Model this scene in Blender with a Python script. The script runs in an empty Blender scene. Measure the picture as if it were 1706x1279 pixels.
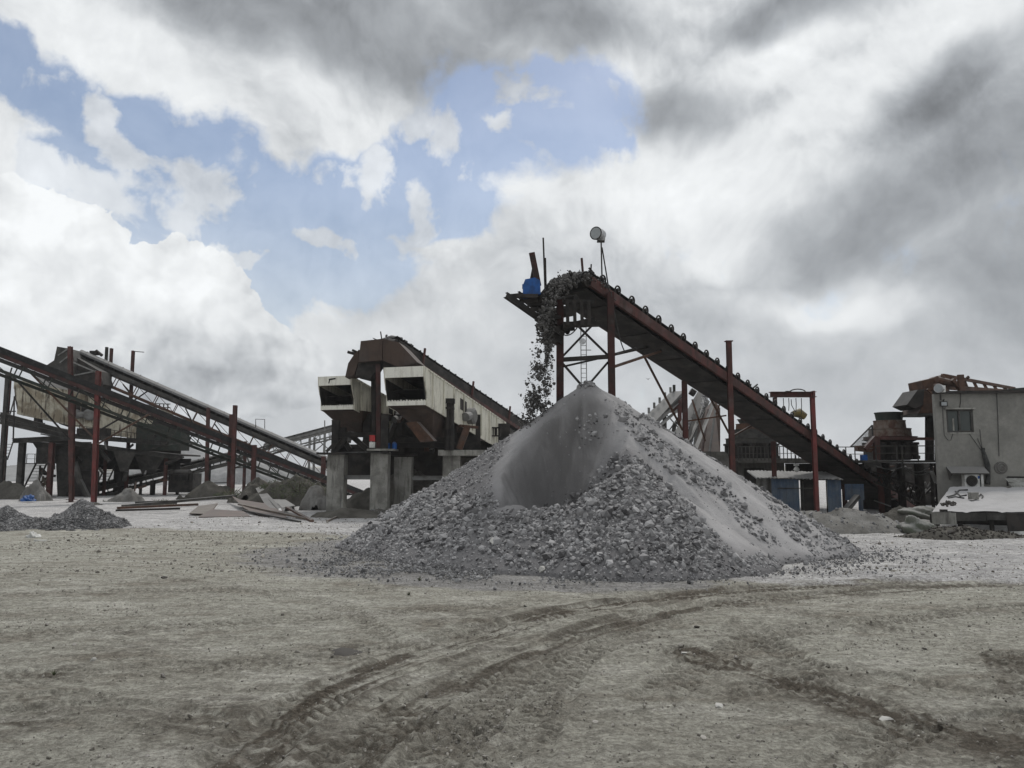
import bpy, math, random
import numpy as np
from mathutils import Vector, Matrix
R = math.radians
rnd = random.Random(7)
rng = np.random.default_rng(11)
scene = bpy.context.scene
COL = scene.collection

# ------------------------------------------------------------------ camera
FOC = 1280.0; CX, CY = 853.0, 639.5; HZ = 775.0; CAMH = 2.2
PITCH = math.atan((HZ - CY) / FOC)
cam_d = bpy.data.cameras.new('camera'); cam = bpy.data.objects.new('camera', cam_d); COL.objects.link(cam)
cam_d.sensor_width = 36; cam_d.lens = 36 * FOC / 1706; cam_d.clip_start = 0.1; cam_d.clip_end = 8000
cam.location = (0, 0, CAMH); cam.rotation_euler = (R(90) + PITCH, 0, 0)
scene.camera = cam
scene.view_settings.view_transform = 'Standard'; scene.view_settings.look = 'None'
scene.view_settings.exposure = 0.35; scene.view_settings.gamma = 1.0
SUN_EL, SUN_AZ = 58.0, 25.0        # azimuth measured from +Y towards +X

def ray(px, py):
    x = (px - CX) / FOC; y = (CY - py) / FOC
    return Vector((x, math.cos(PITCH) - y * math.sin(PITCH), math.sin(PITCH) + y * math.cos(PITCH)))
def P(px, py, d):
    v = ray(px, py); return Vector((0, 0, CAMH)) + v * (d / v.y)
def G(px, py, z=0.0):
    v = ray(px, py); t = (z - CAMH) / v.z; return Vector((0, 0, CAMH)) + v * t
def proj(x, y, z):                      # vectorised world -> photo pixels
    z = z - CAMH; c, s = math.cos(PITCH), math.sin(PITCH)
    f = y * c + z * s; u = -y * s + z * c
    return CX + FOC * x / f, CY - FOC * u / f
def azel(px, py):
    v = ray(px, py).normalized(); return math.atan2(v.x, v.y), math.asin(v.z)

# ------------------------------------------------------------------ world: Nishita sky behind procedural clouds
world = bpy.data.worlds.new("World"); scene.world = world; world.use_nodes = True
WN = world.node_tree.nodes; WL = world.node_tree.links; WN.clear()
def wnode(t, **k):
    n = WN.new(t)
    for a, b in k.items(): setattr(n, a, b)
    return n
def wmath(op, a, b=None, clamp=False, c=None):
    n = wnode('ShaderNodeMath', operation=op, use_clamp=clamp)
    for i, v in enumerate((a, b, c)):
        if v is None: continue
        if isinstance(v, (int, float)): n.inputs[i].default_value = v
        else: WL.new(v, n.inputs[i])
    return n.outputs[0]
def wrange(v, a, b, c=0.0, d=1.0, smooth=True):
    n = wnode('ShaderNodeMapRange', interpolation_type='SMOOTHSTEP' if smooth else 'LINEAR')
    WL.new(v, n.inputs[0])
    for i, x in enumerate((a, b, c, d)): n.inputs[i + 1].default_value = x
    return n.outputs[0]
def wmix(f, a, b):
    n = wnode('ShaderNodeMix', data_type='RGBA')
    for s, v in ((n.inputs[0], f), (n.inputs[6], a), (n.inputs[7], b)):
        if isinstance(v, (int, float)): s.default_value = v
        elif isinstance(v, tuple): s.default_value = (*v, 1)
        else: WL.new(v, s)
    return n.outputs[2]
tc = wnode('ShaderNodeTexCoord'); gen = tc.outputs['Generated']
sep = wnode('ShaderNodeSeparateXYZ'); WL.new(gen, sep.inputs[0])
az = wmath('ARCTAN2', sep.outputs[0], sep.outputs[1]); el = wmath('ARCSINE', sep.outputs[2])
uv = wnode('ShaderNodeCombineXYZ'); WL.new(az, uv.inputs[0]); WL.new(el, uv.inputs[1])
def wnoise(vec, scale, detail=8, rough=0.55, dist=0.0, lac=2.0):
    n = wnode('ShaderNodeTexNoise'); n.noise_dimensions = '2D'
    n.inputs['Scale'].default_value = scale; n.inputs['Detail'].default_value = detail
    n.inputs['Roughness'].default_value = rough; n.inputs['Distortion'].default_value = dist
    n.inputs['Lacunarity'].default_value = lac
    WL.new(vec, n.inputs['Vector']); return n
# stretch noise lookups a little along azimuth, as cloud sheets seen at low elevation are
def wmap(vec, loc=(0, 0, 0), rot=0.0, scale=(1, 1, 1), typ='POINT'):
    n = wnode('ShaderNodeMapping', vector_type=typ)
    n.inputs['Location'].default_value = loc; n.inputs['Rotation'].default_value = (0, 0, rot); n.inputs['Scale'].default_value = scale
    WL.new(vec, n.inputs['Vector']); return n.outputs[0]
def wvadd(a, b, s):
    m = wnode('ShaderNodeVectorMath', operation='SUBTRACT'); WL.new(b, m.inputs[0]); m.inputs[1].default_value = (.5, .5, .5)
    q = wnode('ShaderNodeVectorMath', operation='SCALE'); WL.new(m.outputs[0], q.inputs[0]); q.inputs['Scale'].default_value = s
    r = wnode('ShaderNodeVectorMath', operation='ADD'); WL.new(a, r.inputs[0]); WL.new(q.outputs[0], r.inputs[1]); return r.outputs[0]
uvo = uv.outputs[0]
n_w1 = wnoise(uvo, 3.2, 4, .5); n_w2 = wnoise(uvo, 14, 5, .6)
wA = wvadd(uvo, n_w1.outputs['Color'], .16)
wB = wvadd(wA, n_w2.outputs['Color'], .055)           # warped coordinates for soft clouds
n_w3 = wnoise(uvo, 9, 6, .6)
wC = wvadd(uvo, n_w3.outputs['Color'], .06)            # crisper billows
def blobs(vec, lst):
    out = None
    for (px, py, rx, ry, rot) in lst:
        a, e = azel(px, py)
        m = wmap(vec, (a, e, 0), R(-rot), (rx / FOC, ry / FOC, 1), 'TEXTURE')
        g = wnode('ShaderNodeTexGradient', gradient_type='SPHERICAL'); WL.new(m, g.inputs[0])
        out = g.outputs['Fac'] if out is None else wmath('MAXIMUM', out, g.outputs['Fac'])
    return out
fbm = wnoise(uvo, 6.5, 9, .58, .2).outputs['Fac']
fbm_hi = wnoise(wA, 16, 8, .6, .1).outputs['Fac']
def vor(vec, sc, det=4, rough=.5):
    n = wnode('ShaderNodeTexVoronoi', feature='F1', voronoi_dimensions='2D'); n.inputs['Scale'].default_value = sc; n.inputs['Detail'].default_value = det
    n.inputs['Roughness'].default_value = rough; n.normalize = True
    WL.new(vec, n.inputs['Vector']); return n.outputs['Distance']
wD = wvadd(uvo, n_w2.outputs['Color'], .030)
def billow(vec): return wmath('SUBTRACT', 1.0, vor(vec, 13, 3, .5))
b0 = billow(wD); b1 = billow(wmap(wD, (.010, -.016, 0)))
# openings of blue sky
hole = blobs(wB, [(30, 130, 150, 60, 35), (190, 235, 200, 70, 28), (330, 290, 260, 85, 22), (440, 385, 240, 100, 5), (640, 320, 260, 120, -5),
                  (730, 250, 150, 110, -20), (800, 215, 190, 120, 0), (930, 190, 160, 130, 10), (975, 235, 90, 50, 10), (890, 130, 70, 50, 0),
                  (560, 440, 230, 100, 5), (760, 350, 120, 60, 0), (300, 390, 220, 90, 10), (430, 480, 130, 100, 0), (230, 350, 190, 80, 15)])
holef = wmath('ADD', hole, wmath('ADD', wmath('MULTIPLY', wmath('SUBTRACT', fbm, .5), .75), wmath('MULTIPLY', wmath('SUBTRACT', fbm_hi, .5), .55)))
# cloud islands inside the openings and the crisp cumulus at the left
isl = blobs(wvadd(wC, n_w2.outputs['Color'], .05), [(320, 335, 120, 60, 22), (365, 350, 60, 50, 22), (745, 235, 50, 80, -20), (700, 190, 60, 50, 0), (830, 190, 50, 30, 20), (620, 300, 60, 80, 0), (180, 205, 90, 40, 40), (110, 290, 230, 50, 24), (860, 150, 80, 36, 0),
                 (400, 425, 75, 18, 0), (690, 380, 40, 80, 15), (545, 400, 60, 26, 30), (210, 240, 50, 26, 40)])
islf = wrange(wmath('ADD', isl, wmath('ADD', wmath('MULTIPLY', wmath('SUBTRACT', fbm_hi, .5), 1.6), wmath('MULTIPLY', wmath('SUBTRACT', b0, .62), .8))), .10, .70)
cum = blobs(wC, [(10, 470, 230, 150, 0), (50, 400, 140, 85, 0), (130, 410, 90, 80, 0), (0, 360, 100, 55, 0), (200, 490, 170, 90, 0), (290, 450, 72, 72, 0), (345, 500, 85, 90, 0),
                 (200, 570, 330, 90, 0), (450, 600, 130, 60, 10), (380, 630, 220, 80, 0)])
cumf = wrange(wmath('ADD', cum, wmath('MULTIPLY', wmath('SUBTRACT', b0, .72), .55)), .13, .19)
vrel = wmath('SUBTRACT', b0, b1)
blue_a = wmath('SUBTRACT', 1.0, wrange(holef, .14, .55))
cov = wmath('MAXIMUM', wmath('MAXIMUM', blue_a, wmath('MULTIPLY', islf, .85)), cumf)
cov = wmath('MAXIMUM', cov, wmath('ADD', .20, wmath('MULTIPLY', wrange(el, .42, .12), .42)))     # thin veil over the lower openings
# relief: noise minus the same noise shifted towards the light
def relief(scale, d, det=8, rough=.55, src=None):
    src = src or wA
    a = wnoise(src, scale, det, rough).outputs['Fac']
    b = wnoise(wmap(src, (-.3 * d, -d, 0)), scale, det, rough).outputs['Fac']
    return wmath('SUBTRACT', a, b)
rel = wmath('ADD', wmath('MULTIPLY', relief(4.5, .05, 5, .5), .42), wmath('ADD', wmath('MULTIPLY', vrel, .16), wmath('MULTIPLY', relief(12, .016, 7, .58, wA), .45)))
relc = wmath('ADD', wmath('MULTIPLY', vrel, .62), wmath('MULTIPLY', relief(9, .03, 6, .5, wC), .05))
# heavy grey undersides
sn = wmath('SUBTRACT', wnoise(wA, 3.5, 4, .5).outputs['Fac'], .5)
dark = blobs(wA, [(400, -20, 260, 110, 12), (620, 30, 380, 130, 8), (700, 90, 330, 95, 8), (880, 20, 260, 110, 0), (540, 60, 260, 80, 15),
                  (1660, 310, 420, 150, -16), (1480, 385, 290, 110, -14), (1720, 430, 300, 140, 0), (1610, 165, 230, 75, -25), (1080, 185, 210, 70, 8), (1330, 5, 230, 55, 0)])
darkf = wrange(wmath('ADD', dark, wmath('MULTIPLY', sn, .30)), -.05, .80)
soft = blobs(wA, [(420, 190, 130, 50, 25), (1150, 500, 260, 120, 20), (1280, 330, 300, 90, -10), (60, 610, 500, 40, 0), (1300, 600, 600, 110, 0), (1620, 560, 200, 60, 0), (1100, 120, 200, 60, 0), (1480, 280, 260, 80, -15)])
dimf = wrange(wmath('ADD', soft, wmath('MULTIPLY', sn, .6)), .0, .8)
bri = blobs(wA, [(150, 60, 330, 90, 25), (60, 330, 240, 110, 20), (280, 130, 260, 70, 30), (560, 240, 190, 110, 30), (290, 460, 170, 120, 0), (60, 480, 260, 120, 0), (990, 150, 110, 110, 0), (1300, 100, 330, 80, -15), (1060, 300, 330, 80, 0), (1150, 330, 300, 110, 10), (1080, 250, 200, 60, 0),
                 (1420, 170, 200, 80, -20), (1570, 60, 260, 80, -20), (1230, 400, 190, 50, 30), (1350, 500, 260, 50, 15), (850, 320, 160, 60, 0), (360, 500, 90, 110, 0), (1690, 60, 120, 100, 0), (620, 300, 60, 90, 0)])
lum = wmath('ADD', .675, wmath('MULTIPLY', wrange(bri, 0, .75), .19))
lum = wmath('ADD', lum, wmath('MULTIPLY', wmath('SUBTRACT', fbm, .5), .28))
lum = wmath('SUBTRACT', lum, wmath('MULTIPLY', dimf, .11))
lum = wmath('ADD', lum, wmath('MULTIPLY', rel, wrange(el, .08, .32, .35, 1.0)))
lum = wmath('ADD', lum, wmath('MULTIPLY', cumf, wmath('ADD', wmath('MULTIPLY', wrange(el, .13, .30), .05), relc)))
lum = wmath('MULTIPLY', lum, wmath('SUBTRACT', 1.0, wmath('MULTIPLY', darkf, .50)))
lum = wmath('MULTIPLY', lum, wrange(el, .0, .22, .86, 1.0))
lum = wmath('SUBTRACT', lum, wmath('MULTIPLY', wmath('MAXIMUM', wmath('SUBTRACT', lum, .76), 0.0), .35))
lum = wmath('MULTIPLY', wmath('MINIMUM', wmath('MAXIMUM', lum, .14), .93), .83)
tint = wmix(wrange(lum, .2, .75), (.90, .955, 1.02), (.97, .995, 1.01))
tl = wnode('ShaderNodeVectorMath', operation='SCALE'); WL.new(tint, tl.inputs[0]); WL.new(lum, tl.inputs['Scale'])
sky = wnode('ShaderNodeTexSky', sky_type='NISHITA', sun_disc=False)
sky.sun_elevation = R(SUN_EL); sky.sun_rotation = R(SUN_AZ); sky.air_density = 1.0; sky.dust_density = 1.2; sky.ozone_density = 2.0
ss = wnode('ShaderNodeVectorMath', operation='SCALE'); WL.new(sky.outputs[0], ss.inputs[0]); ss.inputs['Scale'].default_value = .083
# cloud light is given in the same units as the sky after its 0.1 strength
c10 = wnode('ShaderNodeVectorMath', operation='SCALE'); WL.new(tl.outputs[0], c10.inputs[0]); c10.inputs['Scale'].default_value = 1.0
fin = wmix(cov, ss.outputs[0], c10.outputs[0])
f10 = wnode('ShaderNodeVectorMath', operation='SCALE'); WL.new(fin, f10.inputs[0]); f10.inputs['Scale'].default_value = 10.0
bg = wnode('ShaderNodeBackground'); WL.new(f10.outputs[0], bg.inputs[0]); bg.inputs[1].default_value = 0.1
wo = wnode('ShaderNodeOutputWorld'); WL.new(bg.outputs[0], wo.inputs[0])

sd = bpy.data.lights.new('sun', 'SUN'); sd.energy = 1.5; sd.angle = R(10); sd.color = (1, .965, .91)
so = bpy.data.objects.new('sun', sd); COL.objects.link(so)
sv = Vector((math.sin(R(SUN_AZ)) * math.cos(R(SUN_EL)), math.cos(R(SUN_AZ)) * math.cos(R(SUN_EL)), math.sin(R(SUN_EL))))
so.rotation_euler = sv.to_track_quat('Z', 'Y').to_euler(); so.location = (0, 0, 60)

# ------------------------------------------------------------------ materials
def mnew(name):
    m = bpy.data.materials.new(name); m.use_nodes = True
    return m, m.node_tree.nodes, m.node_tree.links, m.node_tree.nodes['Principled BSDF']
class NT:
    def __init__(s, m): s.n = m.node_tree.nodes; s.l = m.node_tree.links
    def node(s, t, **k):
        n = s.n.new(t)
        for a, b in k.items(): setattr(n, a, b)
        return n
    def set(s, sock, v):
        if isinstance(v, (int, float)): sock.default_value = v
        elif isinstance(v, tuple): sock.default_value = (*v, 1) if len(v) == 3 and sock.type == 'RGBA' else v
        else: s.l.new(v, sock)
    def math(s, op, a, b=0.0, clamp=False):
        n = s.node('ShaderNodeMath', operation=op, use_clamp=clamp); s.set(n.inputs[0], a); s.set(n.inputs[1], b); return n.outputs[0]
    def rng(s, v, a, b, c=0., d=1.):
        n = s.node('ShaderNodeMapRange', interpolation_type='SMOOTHSTEP'); s.set(n.inputs[0], v)
        for i, x in enumerate((a, b, c, d)): n.inputs[i + 1].default_value = x
        return n.outputs[0]
    def mix(s, f, a, b, mode='MIX'):
        n = s.node('ShaderNodeMix', data_type='RGBA', blend_type=mode); s.set(n.inputs[0], f); s.set(n.inputs[6], a); s.set(n.inputs[7], b); return n.outputs[2]
    def noise(s, vec, sc, det=6, rough=.6, dist=0.):
        n = s.node('ShaderNodeTexNoise'); s.l.new(vec, n.inputs['Vector']); n.inputs['Scale'].default_value = sc
        n.inputs['Detail'].default_value = det; n.inputs['Roughness'].default_value = rough; n.inputs['Distortion'].default_value = dist
        return n.outputs['Fac']
    def pos(s, scale=None):
        g = s.node('ShaderNodeNewGeometry'); o = g.outputs['Position']
        if scale:
            m = s.node('ShaderNodeVectorMath', operation='MULTIPLY'); s.l.new(o, m.inputs[0]); m.inputs[1].default_value = scale; o = m.outputs[0]
        return o
    def nz(s):
        g = s.node('ShaderNodeNewGeometry'); x = s.node('ShaderNodeSeparateXYZ'); s.l.new(g.outputs['Normal'], x.inputs[0]); return x.outputs[2]
    def bump(s, h, strength=.4, dist=.02, base=None):
        b = s.node('ShaderNodeBump'); s.l.new(h, b.inputs['Height']); b.inputs['Strength'].default_value = strength; b.inputs['Distance'].default_value = dist
        if base: s.l.new(base, b.inputs['Normal'])
        return b.outputs[0]
def pmat(name, c1, c2, sc=2.0, rough=.8, bump=.3, dust=.5, streak=0.0, streakc=(.06, .03, .018), spec=.3, metal=0.0, thr=(.40, .62), dustc=(.27, .265, .26)):
    m, n, l, b = mnew(name); t = NT(m); p = t.pos()
    f = t.rng(t.noise(p, sc, 8, .62, .3), *thr)
    col = t.mix(f, c1, c2)
    fine = t.noise(p, sc * 14, 5, .7)
    col = t.mix(.55, col, t.mix(1.0, col, t.mix(fine, (.45, .45, .45), (1.5, 1.5, 1.5)), 'MULTIPLY'))
    if streak:
        sf = t.rng(t.noise(t.pos((3.0, 3.0, .35)), 2.2, 7, .65), .50, .66)
        col = t.mix(t.math('MULTIPLY', sf, streak), col, streakc)
    if dust:
        df = t.math('MULTIPLY', t.rng(t.nz(), .15, .8), dust)
        df = t.math('ADD', df, t.math('MULTIPLY', t.rng(t.noise(p, sc * .7, 5, .6), .5, .75), dust * .35), True)
        col = t.mix(df, col, dustc)
    t.set(b.inputs['Base Color'], col); b.inputs['Roughness'].default_value = rough; b.inputs['Metallic'].default_value = metal
    b.inputs['Specular IOR Level'].default_value = spec
    t.set(b.inputs['Normal'], t.bump(t.noise(p, sc * 9, 6, .65), bump, .02))
    return m
M = {}
M['red'] = pmat('red_oxide_paint', (.100, .034, .030), (.062, .030, .026), 2.0, .75, .25, .5, .75, (.035, .022, .018), thr=(.35, .6))
M['headred'] = pmat('blackened_red_steel', (.060, .024, .022), (.035, .024, .022), 2.5, .8, .25, .3, .4, (.02, .016, .015))
M['red_bright'] = pmat('red_paint', (.165, .034, .032), (.115, .036, .032), 2.0, .7, .25, .45, .65, (.045, .022, .018), thr=(.35, .6))
M['rust'] = pmat('rusty_steel', (.060, .034, .024), (.10, .052, .034), 1.6, .85, .35, .4, .3, (.025, .018, .015))
M['dark'] = pmat('dark_grimy_steel', (.016, .015, .014), (.036, .031, .028), 2.0, .8, .3, .25)
M['darkdust'] = pmat('dusty_dark_steel', (.036, .035, .033), (.068, .064, .058), 1.6, .9, .3, .6)
M['black'] = pmat('black_rubber', (.012, .012, .012), (.022, .022, .022), 3, .75, .2, .25)
M['green'] = pmat('dark_green_steel', (.022, .030, .024), (.036, .036, .030), 2, .8, .3, .35)
M['cream'] = pmat('cream_paint', (.62, .60, .51), (.44, .42, .35), 1.4, .6, .15, .35, .55, (.07, .045, .03), thr=(.5, .75))
M['creamrust'] = pmat('cream_paint_rusted', (.50, .47, .38), (.26, .22, .16), 1.1, .7, .2, .5, 1.0, (.050, .032, .022), thr=(.40, .62))
M['creamtop'] = pmat('cream_edge_paint', (.72, .71, .64), (.58, .56, .50), 1.8, .6, .1, .2, .25, (.10, .06, .04), thr=(.5, .8))
M['concrete'] = pmat('stained_concrete', (.30, .295, .27), (.17, .165, .15), 1.2, .9, .4, .5, .6, (.05, .046, .04))
M['concrete_dark'] = pmat('grimy_concrete', (.12, .115, .105), (.07, .066, .06), 1.4, .9, .4, .6, .5, (.03, .028, .026))
M['plaster'] = pmat('dusty_cement_plaster', (.25, .245, .225), (.165, .162, .15), .55, .95, .12, .3, .10, (.075, .072, .066), thr=(.35, .7))
M['cover'] = pmat('galvanised_cover', (.095, .097, .10), (.06, .06, .06), 1.2, .7, .15, .3, .2, (.08, .07, .06), spec=.5)
M['greydust'] = pmat('dust_coated_steel', (.20, .20, .195), (.13, .128, .12), 1.8, .95, .5, .7)
M['sheetblue'] = pmat('blue_sheet_metal', (.055, .085, .135), (.10, .125, .155), 1.2, .7, .15, .5, .4, (.06, .06, .06))
M['blue'] = pmat('blue_machine_paint', (.012, .085, .30), (.010, .06, .20), 4, .5, .1, .15, .2, (.03, .03, .04))
M['white'] = pmat('white_enamel', (.62, .62, .60), (.45, .45, .43), 3, .5, .1, .2)
M['silver'] = pmat('silver_lamp_metal', (.45, .46, .47), (.3, .3, .3), 6, .35, .1, .1, metal=.6)
M['brownbox'] = pmat('brown_hood_paint', (.070, .048, .038), (.050, .036, .030), 1.2, .8, .15, .25, .3, (.03, .022, .018))
M['tarp'] = pmat('dusty_green_tarpaulin', (.10, .115, .085), (.15, .15, .13), 1.5, .9, .5, .6)
M['rag'] = pmat('pale_cloth', (.30, .30, .28), (.20, .20, .18), 3, .95, .6, .3)
M['wood'] = pmat('weathered_board', (.14, .11, .085), (.085, .068, .055), 3, .9, .3, .4)
M['tan'] = pmat('dusty_tan_drum', (.16, .13, .11), (.09, .05, .038), 3, .85, .3, .5, .5, (.09, .04, .025))
M['cable'] = pmat('cable_sheath', (.02, .02, .02), (.05, .05, .048), 5, .7, .1, .3)
M['yellow'] = pmat('dusty_yellow_paint', (.22, .17, .06), (.14, .11, .06), 3, .7, .2, .5)
m, n_, l_, b_ = mnew('window_glass'); t_ = NT(m)
t_.set(b_.inputs['Base Color'], t_.mix(t_.noise(t_.pos(), 3), (.018, .026, .024), (.045, .055, .05))); b_.inputs['Roughness'].default_value = .12; b_.inputs['Specular IOR Level'].default_value = .5; M['glass'] = m
m, n_, l_, b_ = mnew('lamp_glass'); t_ = NT(m)
t_.set(b_.inputs['Base Color'], t_.mix(t_.noise(t_.pos(), 9), (.22, .24, .25), (.34, .36, .37))); b_.inputs['Roughness'].default_value = .2; M['lampglass'] = m

def rock_mat(name, lo, hi, dusty=.5):
    m, n, l, b = mnew(name); t = NT(m); p = t.pos()
    g = t.node('ShaderNodeNewGeometry'); r = g.outputs['Random Per Island']
    col = t.mix(r, lo, hi)
    col = t.mix(.5, col, t.mix(1., col, t.mix(t.noise(p, 22, 6, .7), (.5, .5, .5), (1.5, 1.5, 1.5)), 'MULTIPLY'))
    col = t.mix(t.math('MULTIPLY', t.rng(t.nz(), .35, .95), dusty), col, (.36, .355, .36))
    t.set(b.inputs['Base Color'], col); b.inputs['Roughness'].default_value = .92; b.inputs['Specular IOR Level'].default_value = .2
    t.set(b.inputs['Normal'], t.bump(t.noise(p, 30, 5, .7), .5, .01)); return m
M['rock'] = rock_mat('crushed_rock', (.055, .053, .055), (.36, .355, .358), .45)
M['rockdark'] = rock_mat('dark_crushed_rock', (.035, .033, .032), (.15, .145, .14), .3)
M['rockpale'] = rock_mat('pale_stone', (.35, .34, .32), (.5, .49, .46), .2)
M['gravel'] = rock_mat('fine_gravel_rock', (.085, .084, .085), (.30, .298, .30), .25)
M['grain'] = rock_mat('earthy_grain', (.10, .09, .075), (.34, .32, .28), .3)
M['clod'] = rock_mat('dark_clod', (.02, .018, .015), (.06, .053, .045), .1)

# pile fines: grey-brown crusher dust with runnels
m, n_, l_, b_ = mnew('crusher_dust'); t = NT(m); p = t.pos()
at = t.node('ShaderNodeAttribute', attribute_name='rocky').outputs['Fac']
c = t.mix(t.rng(t.noise(p, .9, 8, .6, .4), .35, .65), (.37, .362, .365), (.30, .293, .295))
c = t.mix(.5, c, t.mix(1., c, t.mix(t.noise(p, 60, 4, .75), (.5, .5, .5), (1.5, 1.5, 1.5)), 'MULTIPLY'))
at2 = t.node('ShaderNodeAttribute', attribute_name='fresh_shade').outputs['Fac']
c = t.mix(t.math('MULTIPLY', at2, t.rng(t.noise(t.pos((2.2, 1., .5)), 1.6, 6, .6, .4), .25, .6, .65, 1.)), c, (.085, .082, .081))  # hollow: dark dust, with part of its shading put into the colour
c = t.mix(t.math('MULTIPLY', at, .85), c, (.125, .122, .125))
t.set(b_.inputs['Base Color'], c); b_.inputs['Roughness'].default_value = .97; b_.inputs['Specular IOR Level'].default_value = .1
h = t.math('ADD', t.noise(p, 28, 6, .7), t.math('MULTIPLY', t.noise(p, 5, 4, .6), 1.2))
t.set(b_.inputs['Normal'], t.bump(h, .6, .03)); M['dustpile'] = m

# far gravel / hills
def earth(name, c1, c2, sc, bump=.5, bd=.1):
    m, n, l, b = mnew(name); t = NT(m); p = t.pos()
    c = t.mix(t.rng(t.noise(p, sc, 9, .65, .3), .35, .65), c1, c2)
    c = t.mix(.45, c, t.mix(1., c, t.mix(t.noise(p, sc * 25, 4, .75), (.4, .4, .4), (1.6, 1.6, 1.6)), 'MULTIPLY'))
    t.set(b.inputs['Base Color'], c); b.inputs['Roughness'].default_value = .97; b.inputs['Specular IOR Level'].default_value = .1
    t.set(b.inputs['Normal'], t.bump(t.noise(p, sc * 12, 7, .7), bump, bd)); return m
M['hill'] = earth('stockpile_hill', (.31, .312, .315), (.23, .232, .232), .12, .5, .4)
M['mound'] = earth('grey_soil_mound', (.125, .118, .105), (.070, .066, .058), 1.1, .7, .08)
M['mounddust'] = earth('dusty_soil_mound', (.24, .235, .225), (.14, .135, .125), 1.3, .7, .08)
M['smallpile'] = earth('gravel_bed', (.13, .13, .135), (.085, .085, .088), 4, .8, .04)

# yard ground
m, n_, l_, b_ = mnew('yard_dirt'); t = NT(m); p = t.pos()
sx = t.node('ShaderNodeSeparateXYZ'); t.l.new(p, sx.inputs[0])
flat = t.pos((.35, 1.0, 1.0))
big = t.noise(t.pos((.10, .22, 1)), 1.0, 7, .6, .4)
med = t.noise(flat, 1.6, 9, .65, .5)
fine = t.noise(p, 22, 8, .75)
grit = t.noise(p, 110, 3, .7)
olive = t.mix(t.rng(big, .36, .64), (.378, .372, .328), (.335, .325, .285))
olive = t.mix(t.math('MULTIPLY', t.rng(med, .50, .68), .7), olive, (.52, .51, .465))
olive = t.mix(t.math('MULTIPLY', t.rng(med, .48, .33), .75), olive, (.225, .205, .172))
at = t.node('ShaderNodeAttribute', attribute_name='damp_shade').outputs['Fac']
olive = t.mix(at, olive, (.098, .083, .067))
pale = t.mix(t.rng(med, .35, .7), (.42, .415, .42), (.58, .575, .57))
pale = t.mix(t.math('MULTIPLY', t.rng(t.noise(flat, 4.5, 8, .7, .6), .52, .66), .7), pale, (.22, .215, .215))
grey = t.mix(t.rng(med, .3, .7), (.22, .216, .212), (.34, .335, .33))
pa = t.node('ShaderNodeAttribute', attribute_name='pale').outputs['Fac']
ga = t.node('ShaderNodeAttribute', attribute_name='grit').outputs['Fac']
nb = t.math('MULTIPLY', t.math('SUBTRACT', t.noise(flat, 1.1, 8, .65, .5), .5), 1.5)
c = t.mix(t.rng(t.math('ADD', pa, nb), .30, .75), olive, pale)
c = t.mix(t.rng(t.math('ADD', ga, nb), .35, .8), c, grey)
c = t.mix(1., c, t.mix(t.rng(t.noise(t.pos((.7, 1, 1)), 6.5, 9, .78, .3), .34, .66), (.70, .69, .68), (1.30, 1.30, 1.30)), 'MULTIPLY')
c = t.mix(1., c, t.mix(t.rng(fine, .36, .64), (.70, .69, .68), (1.30, 1.30, 1.30)), 'MULTIPLY')
c = t.mix(.6, c, t.mix(1., c, t.mix(grit, (.4, .4, .4), (1.6, 1.6, 1.6)), 'MULTIPLY'))
spk = t.rng(t.noise(t.pos((.6, 1, 1)), 34, 5, .8), .62, .68)
c = t.mix(t.math('MULTIPLY', spk, .75), c, (.085, .075, .062))
spk2 = t.rng(t.noise(t.pos((.5, 1, 1)), 55, 4, .8), .64, .70)
c = t.mix(t.math('MULTIPLY', spk2, .5), c, (.52, .50, .46))
t.set(b_.inputs['Base Color'], c); b_.inputs['Roughness'].default_value = .97; b_.inputs['Specular IOR Level'].default_value = .12
h = t.math('ADD', t.math('MULTIPLY', t.noise(flat, 9, 8, .75, .3), .9), t.math('ADD', t.math('MULTIPLY', fine, .8), t.math('MULTIPLY', grit, .45)))
t.set(b_.inputs['Normal'], t.bump(h, 1.0, .06)); M['ground'] = m

m, n_, l_, b_ = mnew('leaf'); t = NT(m)
t.set(b_.inputs['Base Color'], t.mix(t.noise(t.pos(), 4), (.035, .05, .02), (.09, .10, .05))); b_.inputs['Roughness'].default_value = .8; M['leaf'] = m

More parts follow.
